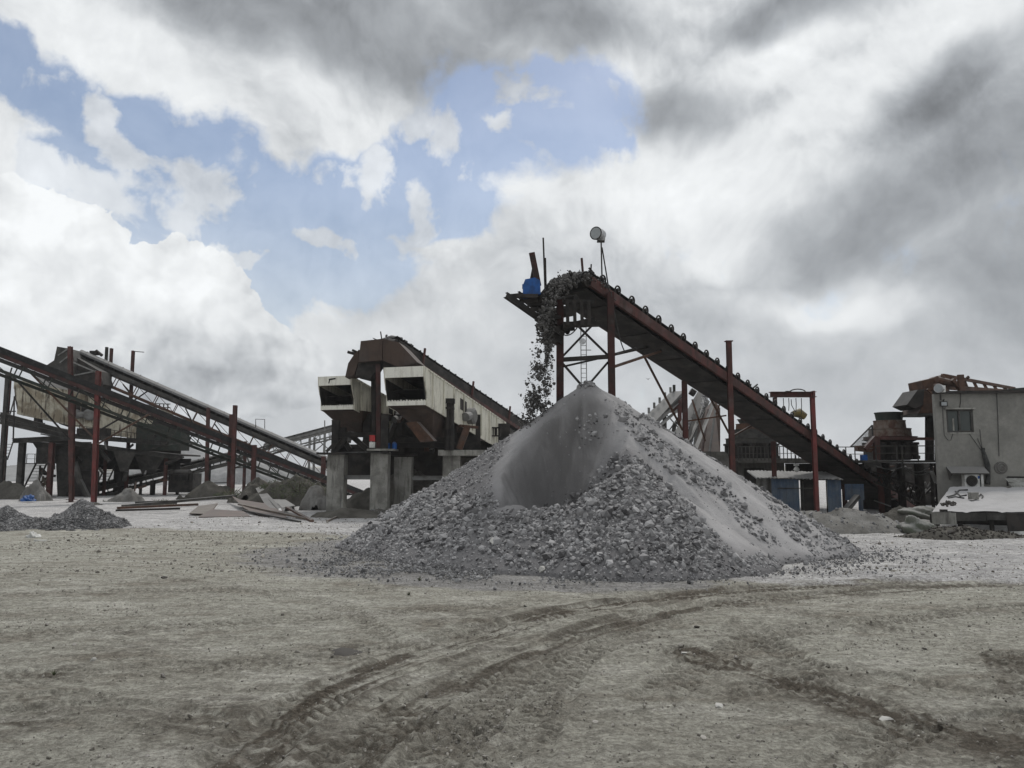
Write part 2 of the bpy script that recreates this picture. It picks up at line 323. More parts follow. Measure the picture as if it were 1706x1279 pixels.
# ------------------------------------------------------------------ mesh helpers
def wloc(o):
    v = Vector((0, 0, 0))
    while o is not None: v += o.location; o = o.parent
    return v
def tag(o, label=None, cat=None, group=None, kind=None):
    if label: o['label'] = label
    if cat: o['category'] = cat
    if group: o['group'] = group
    if kind: o['kind'] = kind
    return o
def thing(name, loc, label, cat, group=None):
    o = bpy.data.objects.new(name, None); COL.objects.link(o); o.location = loc; o.empty_display_size = .3
    return tag(o, label, cat, group)
class MB:
    def __init__(s, M=None): s.v = []; s.f = []; s.M = M; s.smooth = False
    def add(s, vs, fs):
        k = len(s.v)
        for p in vs:
            p = Vector(p)
            if s.M is not None: p = s.M @ p
            s.v.append(p)
        s.f += [tuple(i + k for i in f) for f in fs]
        return s
    def box(s, c, size):
        x, y, z = c; a, b, d = size[0] / 2, size[1] / 2, size[2] / 2
        vs = [(x + i * a, y + j * b, z + k * d) for i in (-1, 1) for j in (-1, 1) for k in (-1, 1)]
        return s.add(vs, [(0, 1, 3, 2), (4, 6, 7, 5), (0, 4, 5, 1), (2, 3, 7, 6), (0, 2, 6, 4), (1, 5, 7, 3)])
    def frame(s, p0, p1, up=(0, 0, 1)):
        p0, p1 = Vector(p0), Vector(p1); d = (p1 - p0).normalized(); up = Vector(up)
        sd = d.cross(up)
        if sd.length < 1e-3: sd = d.cross(Vector((0, 1, 0)))
        sd.normalize(); u = sd.cross(d).normalized(); return p0, p1, d, sd, u
    def bar(s, p0, p1, w, h=None, up=(0, 0, 1), off=(0, 0)):
        h = h or w; p0, p1, d, sd, u = s.frame(p0, p1, up)
        o = sd * off[0] + u * off[1]
        vs = [q + o + sd * (i * w / 2) + u * (j * h / 2) for q in (p0, p1) for i, j in ((-1, -1), (1, -1), (1, 1), (-1, 1))]
        return s.add(vs, [(0, 1, 2, 3), (7, 6, 5, 4), (0, 4, 5, 1), (1, 5, 6, 2), (2, 6, 7, 3), (3, 7, 4, 0)])
    def hbeam(s, p0, p1, w, h, up=(0, 1, 0), t=None):
        t = t or max(.012, w * .09)
        s.bar(p0, p1, w, t, up, (0, h / 2 - t / 2)); s.bar(p0, p1, w, t, up, (0, -h / 2 + t / 2))
        return s.bar(p0, p1, t, h - 2 * t, up)
    def channel(s, p0, p1, w, h, up=(0, 0, 1), side=1):
        t = max(.012, h * .07)
        s.bar(p0, p1, t, h, up, (side * w / 2, 0)); s.bar(p0, p1, w - t, t, up, (-side * t / 2 + 0.0, h / 2 - t / 2))
        return s.bar(p0, p1, w - t, t, up, (-side * t / 2, -h / 2 + t / 2))
    def tube(s, pts, r, n=8, cap=True):
        pts = [Vector(p) for p in pts]; rs = r if isinstance(r, (list, tuple)) else [r] * len(pts)
        vs = []; fs = []; prev = None
        for i, p in enumerate(pts):
            a = pts[max(i - 1, 0)]; b = pts[min(i + 1, len(pts) - 1)]; d = (b - a).normalized()
            if prev is None:
                x = d.orthogonal().normalized()
            else:
                x = (prev - d * prev.dot(d)).normalized()
            prev = x; y = d.cross(x)
            for k in range(n):
                q = 2 * math.pi * k / n; vs.append(p + (x * math.cos(q) + y * math.sin(q)) * rs[i])
        for i in range(len(pts) - 1):
            for k in range(n):
                a = i * n + k; b = i * n + (k + 1) % n; fs.append((a, b, b + n, a + n))
        if cap: fs.append(tuple(range(n))[::-1]); fs.append(tuple((len(pts) - 1) * n + k for k in range(n)))
        return s.add(vs, fs)
    def prism(s, poly, vec):
        vec = Vector(vec); n = len(poly); a = [Vector(p) for p in poly]
        vs = a + [p + vec for p in a]
        fs = [tuple(range(n)), tuple(range(2 * n - 1, n - 1, -1))] + [(i, i + n, (i + 1) % n + n, (i + 1) % n) for i in range(n)]
        return s.add(vs, fs)
    def lathe(s, c, prof, n=24, a0=0.0, a1=2 * math.pi):
        c = Vector(c); full = abs(a1 - a0 - 2 * math.pi) < 1e-6; m = n if full else n + 1
        vs = [c + Vector((r * math.cos(a0 + (a1 - a0) * k / n), r * math.sin(a0 + (a1 - a0) * k / n), z)) for r, z in prof for k in range(m)]
        fs = []
        for i in range(len(prof) - 1):
            for k in range(n):
                a = i * m + k; b = i * m + (k + 1) % m; fs.append((a, b, b + m, a + m))
        return s.add(vs, fs)
    def frustum(s, c, top, bot, h, t=0):            # c = centre of the top rectangle
        x, y, z = c
        vs = [(x + i * top[0] / 2, y + j * top[1] / 2, z) for i, j in ((-1, -1), (1, -1), (1, 1), (-1, 1))] + \
             [(x + i * bot[0] / 2, y + j * bot[1] / 2, z - h) for i, j in ((-1, -1), (1, -1), (1, 1), (-1, 1))]
        return s.add(vs, [(3, 2, 1, 0), (4, 5, 6, 7), (0, 1, 5, 4), (1, 2, 6, 5), (2, 3, 7, 6), (3, 0, 4, 7)])
    def corr(s, p0, e1, up, w, h, pitch=.18, amp=.03, th=.012):
        p0, e1, up = Vector(p0), Vector(e1).normalized(), Vector(up).normalized(); nn = e1.cross(up).normalized()
        n = max(2, int(w / pitch) * 4); vs = []; fs = []
        tri = [0, 1, 1, 0]
        for i in range(n + 1):
            a = amp * tri[i % 4]
            q = p0 + e1 * (w * i / n) + nn * a
            vs += [q, q + up * h, q + nn * th, q + nn * th + up * h]
        for i in range(n):
            a = i * 4; b = a + 4
            fs += [(a, b, b + 1, a + 1), (a + 2, a + 3, b + 3, b + 2), (a + 1, b + 1, b + 3, a + 3), (a, a + 2, b + 2, b)]
        fs += [(0, 1, 3, 2), (n * 4, n * 4 + 2, n * 4 + 3, n * 4 + 1)]
        return s.add(vs, fs)
    def build(s, name, mat, parent=None, smooth=False, label=None):
        o0 = wloc(parent) if parent is not None else Vector((0, 0, 0))
        if parent is None:
            xs = [p.x for p in s.v]; ys = [p.y for p in s.v]; zs = [p.z for p in s.v]
            o0 = Vector(((min(xs) + max(xs)) / 2, (min(ys) + max(ys)) / 2, min(zs)))
        me = bpy.data.meshes.new(name); me.from_pydata([tuple(p - o0) for p in s.v], [], s.f); me.update()
        if isinstance(mat, str): mat = M[mat]
        me.materials.append(mat)
        if smooth: me.polygons.foreach_set('use_smooth', [True] * len(me.polygons))
        o = bpy.data.objects.new(name, me); COL.objects.link(o)
        if parent is not None: o.parent = parent
        else: o.location = o0
        if label: o['label'] = label
        return o
def build_each(ms, name, mat, t):
    for m in ms: m.build(name, mat, t)
def sag(a, b, s, n=10):
    a, b = Vector(a), Vector(b); return [a.lerp(b, i / n) - Vector((0, 0, s * 4 * (i / n) * (1 - i / n))) for i in range(n + 1)]
def np_mesh(name, V, F, mat, parent=None, smooth=False, attrs=None):
    me = bpy.data.meshes.new(name); V = np.asarray(V, np.float32); F = np.asarray(F, np.int32)
    me.vertices.add(len(V)); me.vertices.foreach_set('co', V.ravel())
    k = F.shape[1]; me.loops.add(F.size); me.loops.foreach_set('vertex_index', F.ravel())
    me.polygons.add(len(F)); me.polygons.foreach_set('loop_start', np.arange(0, F.size, k, dtype=np.int32)); 
    me.polygons.foreach_set('use_smooth', np.full(len(F), smooth))
    for an, av in (attrs or {}).items():
        a = me.attributes.new(an, 'FLOAT', 'POINT'); a.data.foreach_set('value', np.asarray(av, np.float32).ravel())
    me.update(calc_edges=True); me.validate()
    me.materials.append(M[mat] if isinstance(mat, str) else mat)
    o = bpy.data.objects.new(name, me); COL.objects.link(o)
    if parent is not None: o.parent = parent
    return o
# value noise
def _hash(i, j, seed):
    h = (i.astype(np.int64) * 374761393 + j.astype(np.int64) * 668265263 + seed * 974711) & 0x7fffffff
    h = ((h ^ (h >> 13)) * 1274126177) & 0x7fffffff
    return ((h ^ (h >> 16)) & 0xffff) / 65535.0
def vnoise(x, y, seed=0):
    i = np.floor(x); j = np.floor(y); fx = x - i; fy = y - j; fx = fx * fx * (3 - 2 * fx); fy = fy * fy * (3 - 2 * fy)
    a = _hash(i, j, seed); b = _hash(i + 1, j, seed); c = _hash(i, j + 1, seed); d = _hash(i + 1, j + 1, seed)
    return (a * (1 - fx) + b * fx) * (1 - fy) + (c * (1 - fx) + d * fx) * fy
def fbm2(x, y, oct=5, seed=0, rough=.5):
    s = 0; a = 1; n = 0
    for k in range(oct):
        s = s + a * vnoise(x * 2 ** k + 17.3 * k, y * 2 ** k - 9.1 * k, seed + k); n += a; a *= rough
    return s / n
def sstep(x, a, b):
    t = np.clip((x - a) / (b - a), 0, 1); return t * t * (3 - 2 * t)
def inpoly(px, py, poly):
    inside = np.zeros(px.shape, bool); n = len(poly); j = n - 1
    for i in range(n):
        xi, yi = poly[i]; xj, yj = poly[j]
        c = ((yi > py) != (yj > py)) & (px < (xj - xi) * (py - yi) / (yj - yi + 1e-9) + xi)
        inside ^= c; j = i
    return inside
# ------------------------------------------------------------------ pile height function
PK = (2.13, 21.0); PH = 4.50
def pile_h(x, y, detail=True):
    dx, dy = x - PK[0], y - PK[1]; r = np.hypot(dx, dy); th = np.degrees(np.arctan2(dy, dx))
    ta = np.array([-180, -160, -122, -99, -81, -55, -28, -16, 0, 40, 90, 130, 160, 180]); ra = np.array([6.9, 5.9, 5.7, 5.4, 5.1, 4.7, 5.9, 6.7, 7.1, 6.6, 6.2, 6.8, 7.3, 6.9])
    Rr = np.interp(th, ta, ra)
    q = r / Rr
    cone = PH * np.where(q < 1, (1 - q) ** 1.06, 0)
    if detail:
        wob = (fbm2(np.cos(np.radians(th)) * 5 + 9, np.sin(np.radians(th)) * 5 + r * .25, 4, 3) - .5)
        cone = cone + wob * .45 * np.clip(q * (1 - q) * 4, 0, 1)
    # front rocky mound
    mx, my = x - 2.50, y - 17.75; mr = np.hypot(mx / np.where(mx > 0, 1.25, 1.0), my)
    m_h = 2.42 - .86 * np.sqrt(mr * mr + .05)
    # left/front rubble apron
    hgt = np.maximum(cone, m_h)
    # scooped hollow under the falling stone
    bx, by = (x - .92) * .92, y - 18.05
    d = np.hypot(bx, by); ba = np.arctan2(by, bx)
    d = d * (1 + (fbm2(np.cos(ba) * 2.2 + 5, np.sin(ba) * 2.2 + 5, 4, 55, .6) - .5) * .55) + (fbm2(x * 2.3, y * 1.2, 4, 56) - .5) * .25
    bowl = .50 + 1.56 * np.maximum(0, d - .55)
    bowl = np.where(by < 0, bowl + .9 * np.maximum(0, -by - .25), bowl)
    k = .12
    t = np.clip(.5 + .5 * (bowl - hgt) / k, 0, 1)
    hgt = bowl * (1 - t) + hgt * t - k * t * (1 - t)
    if detail:
        hgt = hgt + (fbm2(x * 1.7, y * 1.7, 5, 21) - .5) * .16 * np.clip(hgt, 0, 1)
    return np.maximum(hgt, 0)

# ------------------------------------------------------------------ ground
def ax(lo, hi, core0, core1, step, grow):
    a = list(np.arange(core0, core1, step)); s = step; v = core1
    while v < hi: a.append(v); s *= grow; v += s
    a.append(hi); s = step; v = core0 - step; b = []
    while v > lo: b.append(v); s *= grow; v -= s
    b.append(lo); return np.array(b[::-1] + a)
gx = ax(-1200, 1200, -7.5, 8.5, .025, 1.030); gy = ax(-200, 1500, 4.8, 10.5, .024, 1.009)
X, Y = np.meshgrid(gx, gy)
def seg_dist(X, Y, pts):
    best = np.full(X.shape, 1e9); sl = np.zeros(X.shape); sgn = np.zeros(X.shape); L = 0
    for (x0, y0), (x1, y1) in zip(pts[:-1], pts[1:]):
        vx, vy = x1 - x0, y1 - y0; l2 = vx * vx + vy * vy; l = math.sqrt(l2)
        t = np.clip(((X - x0) * vx + (Y - y0) * vy) / l2, 0, 1)
        dx, dy = X - (x0 + t * vx), Y - (y0 + t * vy); d = np.hypot(dx, dy); m = d < best
        best = np.where(m, d, best); sl = np.where(m, L + t * l, sl); sgn = np.where(m, np.sign(vx * dy - vy * dx), sgn); L += l
    return best * sgn, sl
def curve(pix, off=0.0):
    g = [G(a, b) for a, b in pix]; pts = []
    for i in range(len(g) - 1):
        p0 = g[max(i - 1, 0)]; p1 = g[i]; p2 = g[i + 1]; p3 = g[min(i + 2, len(g) - 1)]
        for k in range(8):
            t = k / 8; pts.append(.5 * ((2 * p1) + (p2 - p0) * t + (2 * p0 - 5 * p1 + 4 * p2 - p3) * t * t + (3 * p1 - p0 - 3 * p2 + p3) * t ** 3))
    pts.append(g[-1]); out = []
    for i, p in enumerate(pts):
        d = pts[min(i + 1, len(pts) - 1)] - pts[max(i - 1, 0)]; l = math.hypot(d.x, d.y); out.append((p.x - d.y / l * off, p.y + d.x / l * off))
    return out
TR = [  # pixels of the wheel path, half width, damp, rut depth, lug depth, lug pitch
    ([(380, 1290), (470, 1205), (600, 1130), (760, 1070), (950, 1020), (1200, 985), (1500, 968), (1900, 955)], .30, .80, .030, .022, .13),
    ([(560, 1290), (640, 1215), (760, 1140), (880, 1085), (1040, 1035), (1250, 1000), (1550, 978), (1900, 966)], .26, .65, .026, .020, .13),
    ([(700, 1300), (790, 1200), (860, 1130), (930, 1080), (1100, 1030)], .24, .22, .024, .020, .12),
    ([(860, 1300), (885, 1230), (920, 1160), (960, 1100), (1060, 1050), (1180, 1015)], .22, .10, .020, .022, .12),
    ([(1150, 1085), (1290, 1128), (1400, 1160), (1500, 1200), (1720, 1255)], .30, .85, .014, .012, .14),
    ([(1650, 1085), (1690, 1150)], .12, .5, .02, .028, .09), ([(1688, 1085), (1725, 1140)], .10, .5, .02, .028, .09), ([(1230, 1150), (1330, 1135), (1400, 1120)], .20, .4, .015, .026, .12), ([(640, 1240), (720, 1215), (800, 1215)], .22, .2, .015, .026, .12), ([(0, 1170), (120, 1160), (190, 1185)], .2, .2, .015, .026, .13), ([(1580, 1215), (1706, 1195)], .2, .3, .015, .026, .12),
    ([(1240, 1040), (1330, 1100), (1420, 1120), (1600, 1150), (1800, 1170)], .22, .22, .020, .022, .13),
    ([(-50, 1130), (120, 1125), (260, 1110), (420, 1105), (620, 1085), (820, 1040)], .20, .16, .016, .014, .14),
    ([(-50, 1200), (160, 1180), (330, 1200), (430, 1215)], .24, .35, .022, .018, .14),
    ([(-50, 1060), (200, 1050), (420, 1040), (700, 1020), (900, 1000)], .22, .04, .014, .014, .15),
    ([(-50, 990), (200, 985), (500, 985), (760, 975), (1000, 985), (1250, 1010), (1500, 1050)], .25, .08, .012, .012, .15),
    ([(250, 960), (500, 1000), (560, 1010), (640, 1060)], .2, .05, .012, .012, .14),
    ([(1000, 1010), (1110, 985), (1180, 978)], .2, .10, .016, .012, .14),
    ([(1080, 1170), (1190, 1090), (1330, 1050), (1700, 1010)], .24, .10, .018, .020, .13),
    ([(1400, 1300), (1450, 1240), (1560, 1215), (1760, 1200)], .26, .30, .022, .022, .14),
    ([(560, 1300), (650, 1230), (730, 1205), (800, 1235), (850, 1300)], .2, .22, .016, .016, .12),
]
Zg = (fbm2(X * .35, Y * .35, 4, 5) - .5) * .10 + (fbm2(X * 2.2, Y * 2.2, 5, 9, .6) - .5) * .030 + (fbm2(X * 8, Y * 11, 4, 31, .7) - .5) * .030
near = sstep(Y, 60, 22) * sstep(np.abs(X), 60, 30)
Zg *= np.maximum(near, .05) * sstep(np.abs(X) + np.abs(Y), 400, 60)
damp_shade = np.zeros(X.shape)
sub = (Y > 3.5) & (Y < 22) & (np.abs(X) < 16)
xs, ys = X[sub], Y[sub]; zz = np.zeros(xs.shape); dd = np.zeros(xs.shape)
brk = fbm2(xs * 1.3, ys * 1.3, 4, 77); fr = fbm2(xs * 7, ys * 12, 4, 78, .65); frb = fbm2(xs * 2.5, ys * 5, 4, 79, .6)
for pix, hw, dm, rut, lug, pitch in TR:
    for off in (0.0,):
        d, s = seg_dist(xs, ys, curve(pix, off)); d = d + (frb - .5) * .05; a = np.abs(d) / hw; pitch = max(pitch, .16)
        inn = sstep(a, 1.15, .85)
        zz += -rut * inn + rut * .9 * np.exp(-((a - 1.2) / .16) ** 2)
        ph = (s + np.abs(d) * .75) / pitch
        lg = (np.abs((ph % 1) - .5) * 2); lg = sstep(lg, .35, .65)
        zz += 1.5 * lug * (lg - .5) * inn * sstep(brk, .40, .56) * (np.abs(a) > .12)
        dd = np.maximum(dd, (.45 + .5 * dm) * (1 - lg) * inn * sstep(brk, .42, .54) * sstep(fr, .25, .42))  # grooves darkened in colour: moist soil plus painted groove shade
        wide = sstep(a, 2.6, .3)
        strk = fbm2(d * 11 + 40 * hw, s * .9, 4, 81 + int(hw * 100), .6)
        dd = np.maximum(dd, (dm * .9 + .12) * wide * sstep(strk * .7 + frb * .3, .42, .60) * 1.2)
        zz += (strk - .5) * .05 * wide
# loose dark patches
for (px, py, r, s) in [(575, 1081, .28, 1.), (540, 1081, .2, .7), (350, 1195, .6, .8), (400, 1215, .45, .8), (90, 1122, .2, .8), (20, 1205, .3, .8), (55, 1200, .35, .6), (790, 1030, .8, .55), (480, 1245, .6, .9), (440, 1270, .5, .9),
                       (1240, 980, .8, .5), (1420, 1170, .6, .6), (1650, 1240, .6, .9), (1690, 1110, .3, .8), (1060, 1060, .5, .5), (215, 1055, .3, .5), (230, 1080, .4, .5), (1300, 1190, .4, .4), (40, 960, .5, .3), (930, 1180, .5, .35)]:
    g = G(px, py); q = np.hypot((xs - g.x), (ys - g.y) * .8) / r
    dd = np.maximum(dd, s * np.exp(-q * q) * sstep(fr, .36, .56))
Zg[sub] += zz; damp_shade[sub] = np.clip(dd, 0, .92)
ppx, ppy = proj(X, np.maximum(Y, 1.0), Zg)
# dusting zones in world space: a pale belt of rock flour beyond about 16 m
t0 = np.interp(X, [-12, -7, -3, 1.5, 3.5, 12], [27, 25, 22.5, 18, 14.4, 13.8])
pale = sstep(Y - (fbm2(X * .25, Y * .4, 4, 41) - .5) * 3.5 - t0, -.8, 1.6) * sstep(Y, 400, 90)
pd = np.hypot((X - 1.3) / 7.6, (Y - 19.5) / 5.4)
grit = sstep(pd + (fbm2(X * .6, Y * .6, 4, 43) - .5) * .25, 1.25, .80) * sstep(X, 6.5, 2.5)
g2 = sstep(np.hypot((X + 7.5) / 7.0, (Y - 25.5) / 6.5) + (fbm2(X * .5, Y * .9, 4, 44) - .5) * .6, 1.1, .5); grit = np.maximum(grit, g2 * .2)
ny, nx = X.shape; idx = np.arange(ny * nx).reshape(ny, nx)
F = np.stack([idx[:-1, :-1], idx[:-1, 1:], idx[1:, 1:], idx[1:, :-1]], -1).reshape(-1, 4)
o = np_mesh('ground', np.stack([X, Y, Zg], -1).reshape(-1, 3), F, 'ground', smooth=True, attrs={'damp_shade': damp_shade, 'pale': pale, 'grit': grit})
tag(o, kind='structure')

# ------------------------------------------------------------------ rocks
def rock_variants(n=10, sub=0):
    phi = (1 + 5 ** .5) / 2
    V = np.array([(-1, phi, 0), (1, phi, 0), (-1, -phi, 0), (1, -phi, 0), (0, -1, phi), (0, 1, phi), (0, -1, -phi), (0, 1, -phi), (phi, 0, -1), (phi, 0, 1), (-phi, 0, -1), (-phi, 0, 1)], float)
    V /= np.linalg.norm(V[0])
    F = np.array([(0, 11, 5), (0, 5, 1), (0, 1, 7), (0, 7, 10), (0, 10, 11), (1, 5, 9), (5, 11, 4), (11, 10, 2), (10, 7, 6), (7, 1, 8), (3, 9, 4), (3, 4, 2), (3, 2, 6), (3, 6, 8), (3, 8, 9), (4, 9, 5), (2, 4, 11), (6, 2, 10), (8, 6, 7), (9, 8, 1)])
    out = []
    for k in range(n):
        v = V * rng.uniform(.55, 1.25, (12, 1)); v = v * rng.uniform(.6, 1.25, (1, 3)); out.append(v)
    return out, F
RV, RF = rock_variants(14)
def randrot(n):
    q = rng.normal(size=(n, 4)); q /= np.linalg.norm(q, axis=1, keepdims=True); w, x, y, z = q.T
    return np.stack([1 - 2 * (y * y + z * z), 2 * (x * y - z * w), 2 * (x * z + y * w), 2 * (x * y + z * w), 1 - 2 * (x * x + z * z), 2 * (y * z - x * w), 2 * (x * z - y * w), 2 * (y * z + x * w), 1 - 2 * (x * x + y * y)], 1).reshape(n, 3, 3)
def rock_cloud(name, C, S, mat, parent=None, stretch=None):
    C = np.asarray(C, float); n = len(C); V = np.array(RV)[rng.integers(0, len(RV), n)]
    if stretch is not None: V = V * stretch
    V = np.einsum('nij,nkj->nki', randrot(n), V) * np.asarray(S)[:, None, None] + C[:, None, :]
    F = (RF[None] + (np.arange(n) * 12)[:, None, None]).reshape(-1, 3)
    return np_mesh(name, V.reshape(-1, 3), F, mat, parent)
def one_rock(name, c, s, mat, label, cat, group=None, flat=1.0):
    V = RV[rnd.randrange(len(RV))] @ randrot(1)[0].T * s; V = V * np.array([1, 1, flat])
    o = np_mesh(name, V, RF, mat); o.location = (c[0], c[1], c[2] - V[:, 2].min() - s * .12); return tag(o, label, cat, group)

# pile surface
px_, py_ = np.meshgrid(np.arange(-6.2, 10.6, .045), np.arange(14.6, 30, .045))
h = pile_h(px_, py_)
ipx, ipy = proj(px_, py_, h)
# zones: loose fines / hollow of dark dust with some shade in its colour, chosen on the ground plan
FINES = [[(985, 650), (1030, 668), (1075, 705), (1300, 830), (1420, 925), (1228, 928), (1150, 855), (1045, 755), (1005, 770), (995, 700)],
         [(820, 780), (860, 715), (960, 640), (1010, 660), (1020, 700), (1000, 780), (960, 828), (890, 846), (835, 846), (815, 820)],
         [(860, 690), (930, 640), (1040, 640), (1070, 690), (1060, 720), (1010, 700), (940, 700)]]
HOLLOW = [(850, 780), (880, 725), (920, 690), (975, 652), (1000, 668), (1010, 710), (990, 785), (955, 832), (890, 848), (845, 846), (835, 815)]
fin = np.zeros(ipx.shape, bool)
nzx = (fbm2(px_ * 1.2, py_ * 1.2, 4, 61) - .5) * 36; nzy = (fbm2(px_ * 1.2, py_ * 1.2, 4, 62) - .5) * 36
for pl in FINES: fin |= inpoly(ipx + nzx, ipy + nzy, pl)
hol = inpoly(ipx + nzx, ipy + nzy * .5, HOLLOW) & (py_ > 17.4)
def blur(a, k=3, it=2):
    a = a.astype(float)
    for _ in range(it):
        for s in range(1, k): a = (a + np.roll(a, s, 0) + np.roll(a, -s, 0) + np.roll(a, s, 1) + np.roll(a, -s, 1)) / 5
    return a
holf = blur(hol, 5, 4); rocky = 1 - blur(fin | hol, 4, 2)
# runnels down the fines slope
th = np.arctan2(py_ - PK[1], px_ - PK[0]); rr = np.hypot(px_ - PK[0], py_ - PK[1])
run = (fbm2(th * 26, rr * .35, 3, 91) - .5) * .07 * np.clip(rr / 2, 0, 1)
h2 = h + run * (1 - rocky) * (h > .15) + (fbm2(px_ * 9, py_ * 9, 3, 92) - .5) * .05 * rocky
h2 = np.where(h < .02, -.10, h2) + .02
ny, nx = px_.shape; idx = np.arange(ny * nx).reshape(ny, nx)
F = np.stack([idx[:-1, :-1], idx[:-1, 1:], idx[1:, 1:], idx[1:, :-1]], -1).reshape(-1, 4)
keep = (h.ravel()[F] > .001).any(1)
o = np_mesh('crushed_stone_pile', np.stack([px_, py_, h2], -1).reshape(-1, 3), F[keep], 'dustpile', smooth=True, attrs={'rocky': rocky, 'fresh_shade': holf * .95})
tag(o, 'huge grey pile of crushed stone and dust under the high conveyor head', 'stone pile')
pile = o
# stones over the pile
N = 250000
cx_, cy_ = rng.uniform(-6.0, 10.2, N), rng.uniform(14.6, 27, N)
hh = pile_h(cx_, cy_); qx, qy = proj(cx_, cy_, hh)
jx = (fbm2(cx_ * 1.2, cy_ * 1.2, 4, 61) - .5) * 36; jy = (fbm2(cx_ * 1.2, cy_ * 1.2, 4, 62) - .5) * 36
f_ = np.zeros(N, bool)
for pl in FINES + [HOLLOW]: f_ |= inpoly(qx + jx, qy + jy, pl)
# tumbled ribbons of stone that cross the fines slope
RIB = [[(1030, 662), (1080, 712), (1130, 755), (1218, 812), (1208, 836), (1150, 806), (1085, 768), (1045, 728), (1018, 692)],
       [(1196, 822), (1218, 820), (1300, 905), (1280, 914), (1228, 872)],
       [(1252, 810), (1305, 842), (1430, 918), (1345, 920), (1300, 878)], [(960, 690), (1010, 690), (1000, 730), (970, 740)]]
rb = np.zeros(N, bool)
for pl in RIB: rb |= inpoly(qx + jx * .6, qy + jy * .6, pl)
prob = np.where(f_, .05, .62 * sstep(hh, .0, .06) + .0)
prob = np.where(rb, .24, prob)
prob = np.where((hh < .001), 0, prob)
apron = .75 + .25 * np.clip(hh, 0, 1)
thin = sstep(fbm2(cx_ * .9, cy_ * .9, 4, 63), .30, .45)
back = cy_ > 23.5
keep = (rng.random(N) < prob * np.where(rb | f_, 1, apron * (.55 + .45 * thin))) & ~(back & (rng.random(N) < .6))
sz = rng.lognormal(math.log(.033), .50, N); sz = np.clip(sz, .012, .13); sz = np.where((hh > 1.5) & (cx_ < .8), sz * .55, sz)
sz = np.where(hh < .35, sz * (.62 + hh), sz); sz = np.where(f_ & ~rb, sz * .45, sz)
C = np.stack([cx_, cy_, hh + sz * .22], -1)[keep]
S = sz[keep]
o = rock_cloud('stones', C, S, 'rock'); tag(o, kind='stuff'); o['label'] = 'loose broken grey stones covering the big pile'; 
# spilled chips around the pile foot
n2 = 70000
a = rng.uniform(0, 2 * math.pi, n2); e = rng.uniform(.72, 1.30, n2) ** 1.0 + rng.exponential(.10, n2)
sx_, sy_ = 1.6 + np.cos(a) * 6.9 * e, 19.8 + np.sin(a) * 4.1 * e
ok = (pile_h(sx_, sy_) < .12) & (sy_ < 24.5) & (rng.random(n2) < np.where(sx_ > 4.5, .25, .9) * sstep(fbm2(sx_ * 1.0, sy_ * 1.4, 4, 64), .34, .5))
ok &= rng.random(n2) < .06 + .94 * sstep(sx_, -4.9, -3.2)
ok &= (rng.random(n2) < np.interp(e, [1.0, 1.12, 1.3, 1.6], [1, .55, .10, .02]))
sx_, sy_ = sx_[ok], sy_[ok]; s_ = np.clip(rng.lognormal(math.log(.016), .5, len(sx_)), .006, .07)
# yard debris
n3 = 70000; yx = rng.uniform(-14, 14, n3); yy = 5 + 30 * rng.random(n3) ** 2.2; yx = yx * np.clip(yy / 17, .3, 1); k3 = (rng.random(n3) < .25 + .75 * sstep(fbm2(yx * .4, yy * .8, 3, 66), .5, .62)) & (pile_h(yx, yy) < .01)
yx, yy = yx[k3], yy[k3]; s3 = np.clip(rng.lognormal(math.log(.0075), .55, len(yx)), .003, .045) * np.where(yy > 16, 2.0, 1)
def gnd_z(x, y): 
    return (fbm2(x * .35, y * .35, 4, 5) - .5) * .10 + (fbm2(x * 2.2, y * 2.2, 5, 9, .6) - .5) * .030
s3 = s3 * .8
C2 = np.stack([yx, yy, gnd_z(yx, yy) + s3 * .2], -1); o = rock_cloud('dirt_crumbs', C2, s3, 'grain'); tag(o, kind='stuff'); o['label'] = 'small crumbs of dirt and stone scattered over the yard'
CC = np.stack([sx_, sy_, np.maximum(gnd_z(sx_, sy_), pile_h(sx_, sy_) + .02) + s_ * .3], -1)
o = rock_cloud('gravel', CC, s_, 'gravel'); tag(o, kind='stuff'); o['label'] = 'spilled stone chips and grit strewn over the yard'
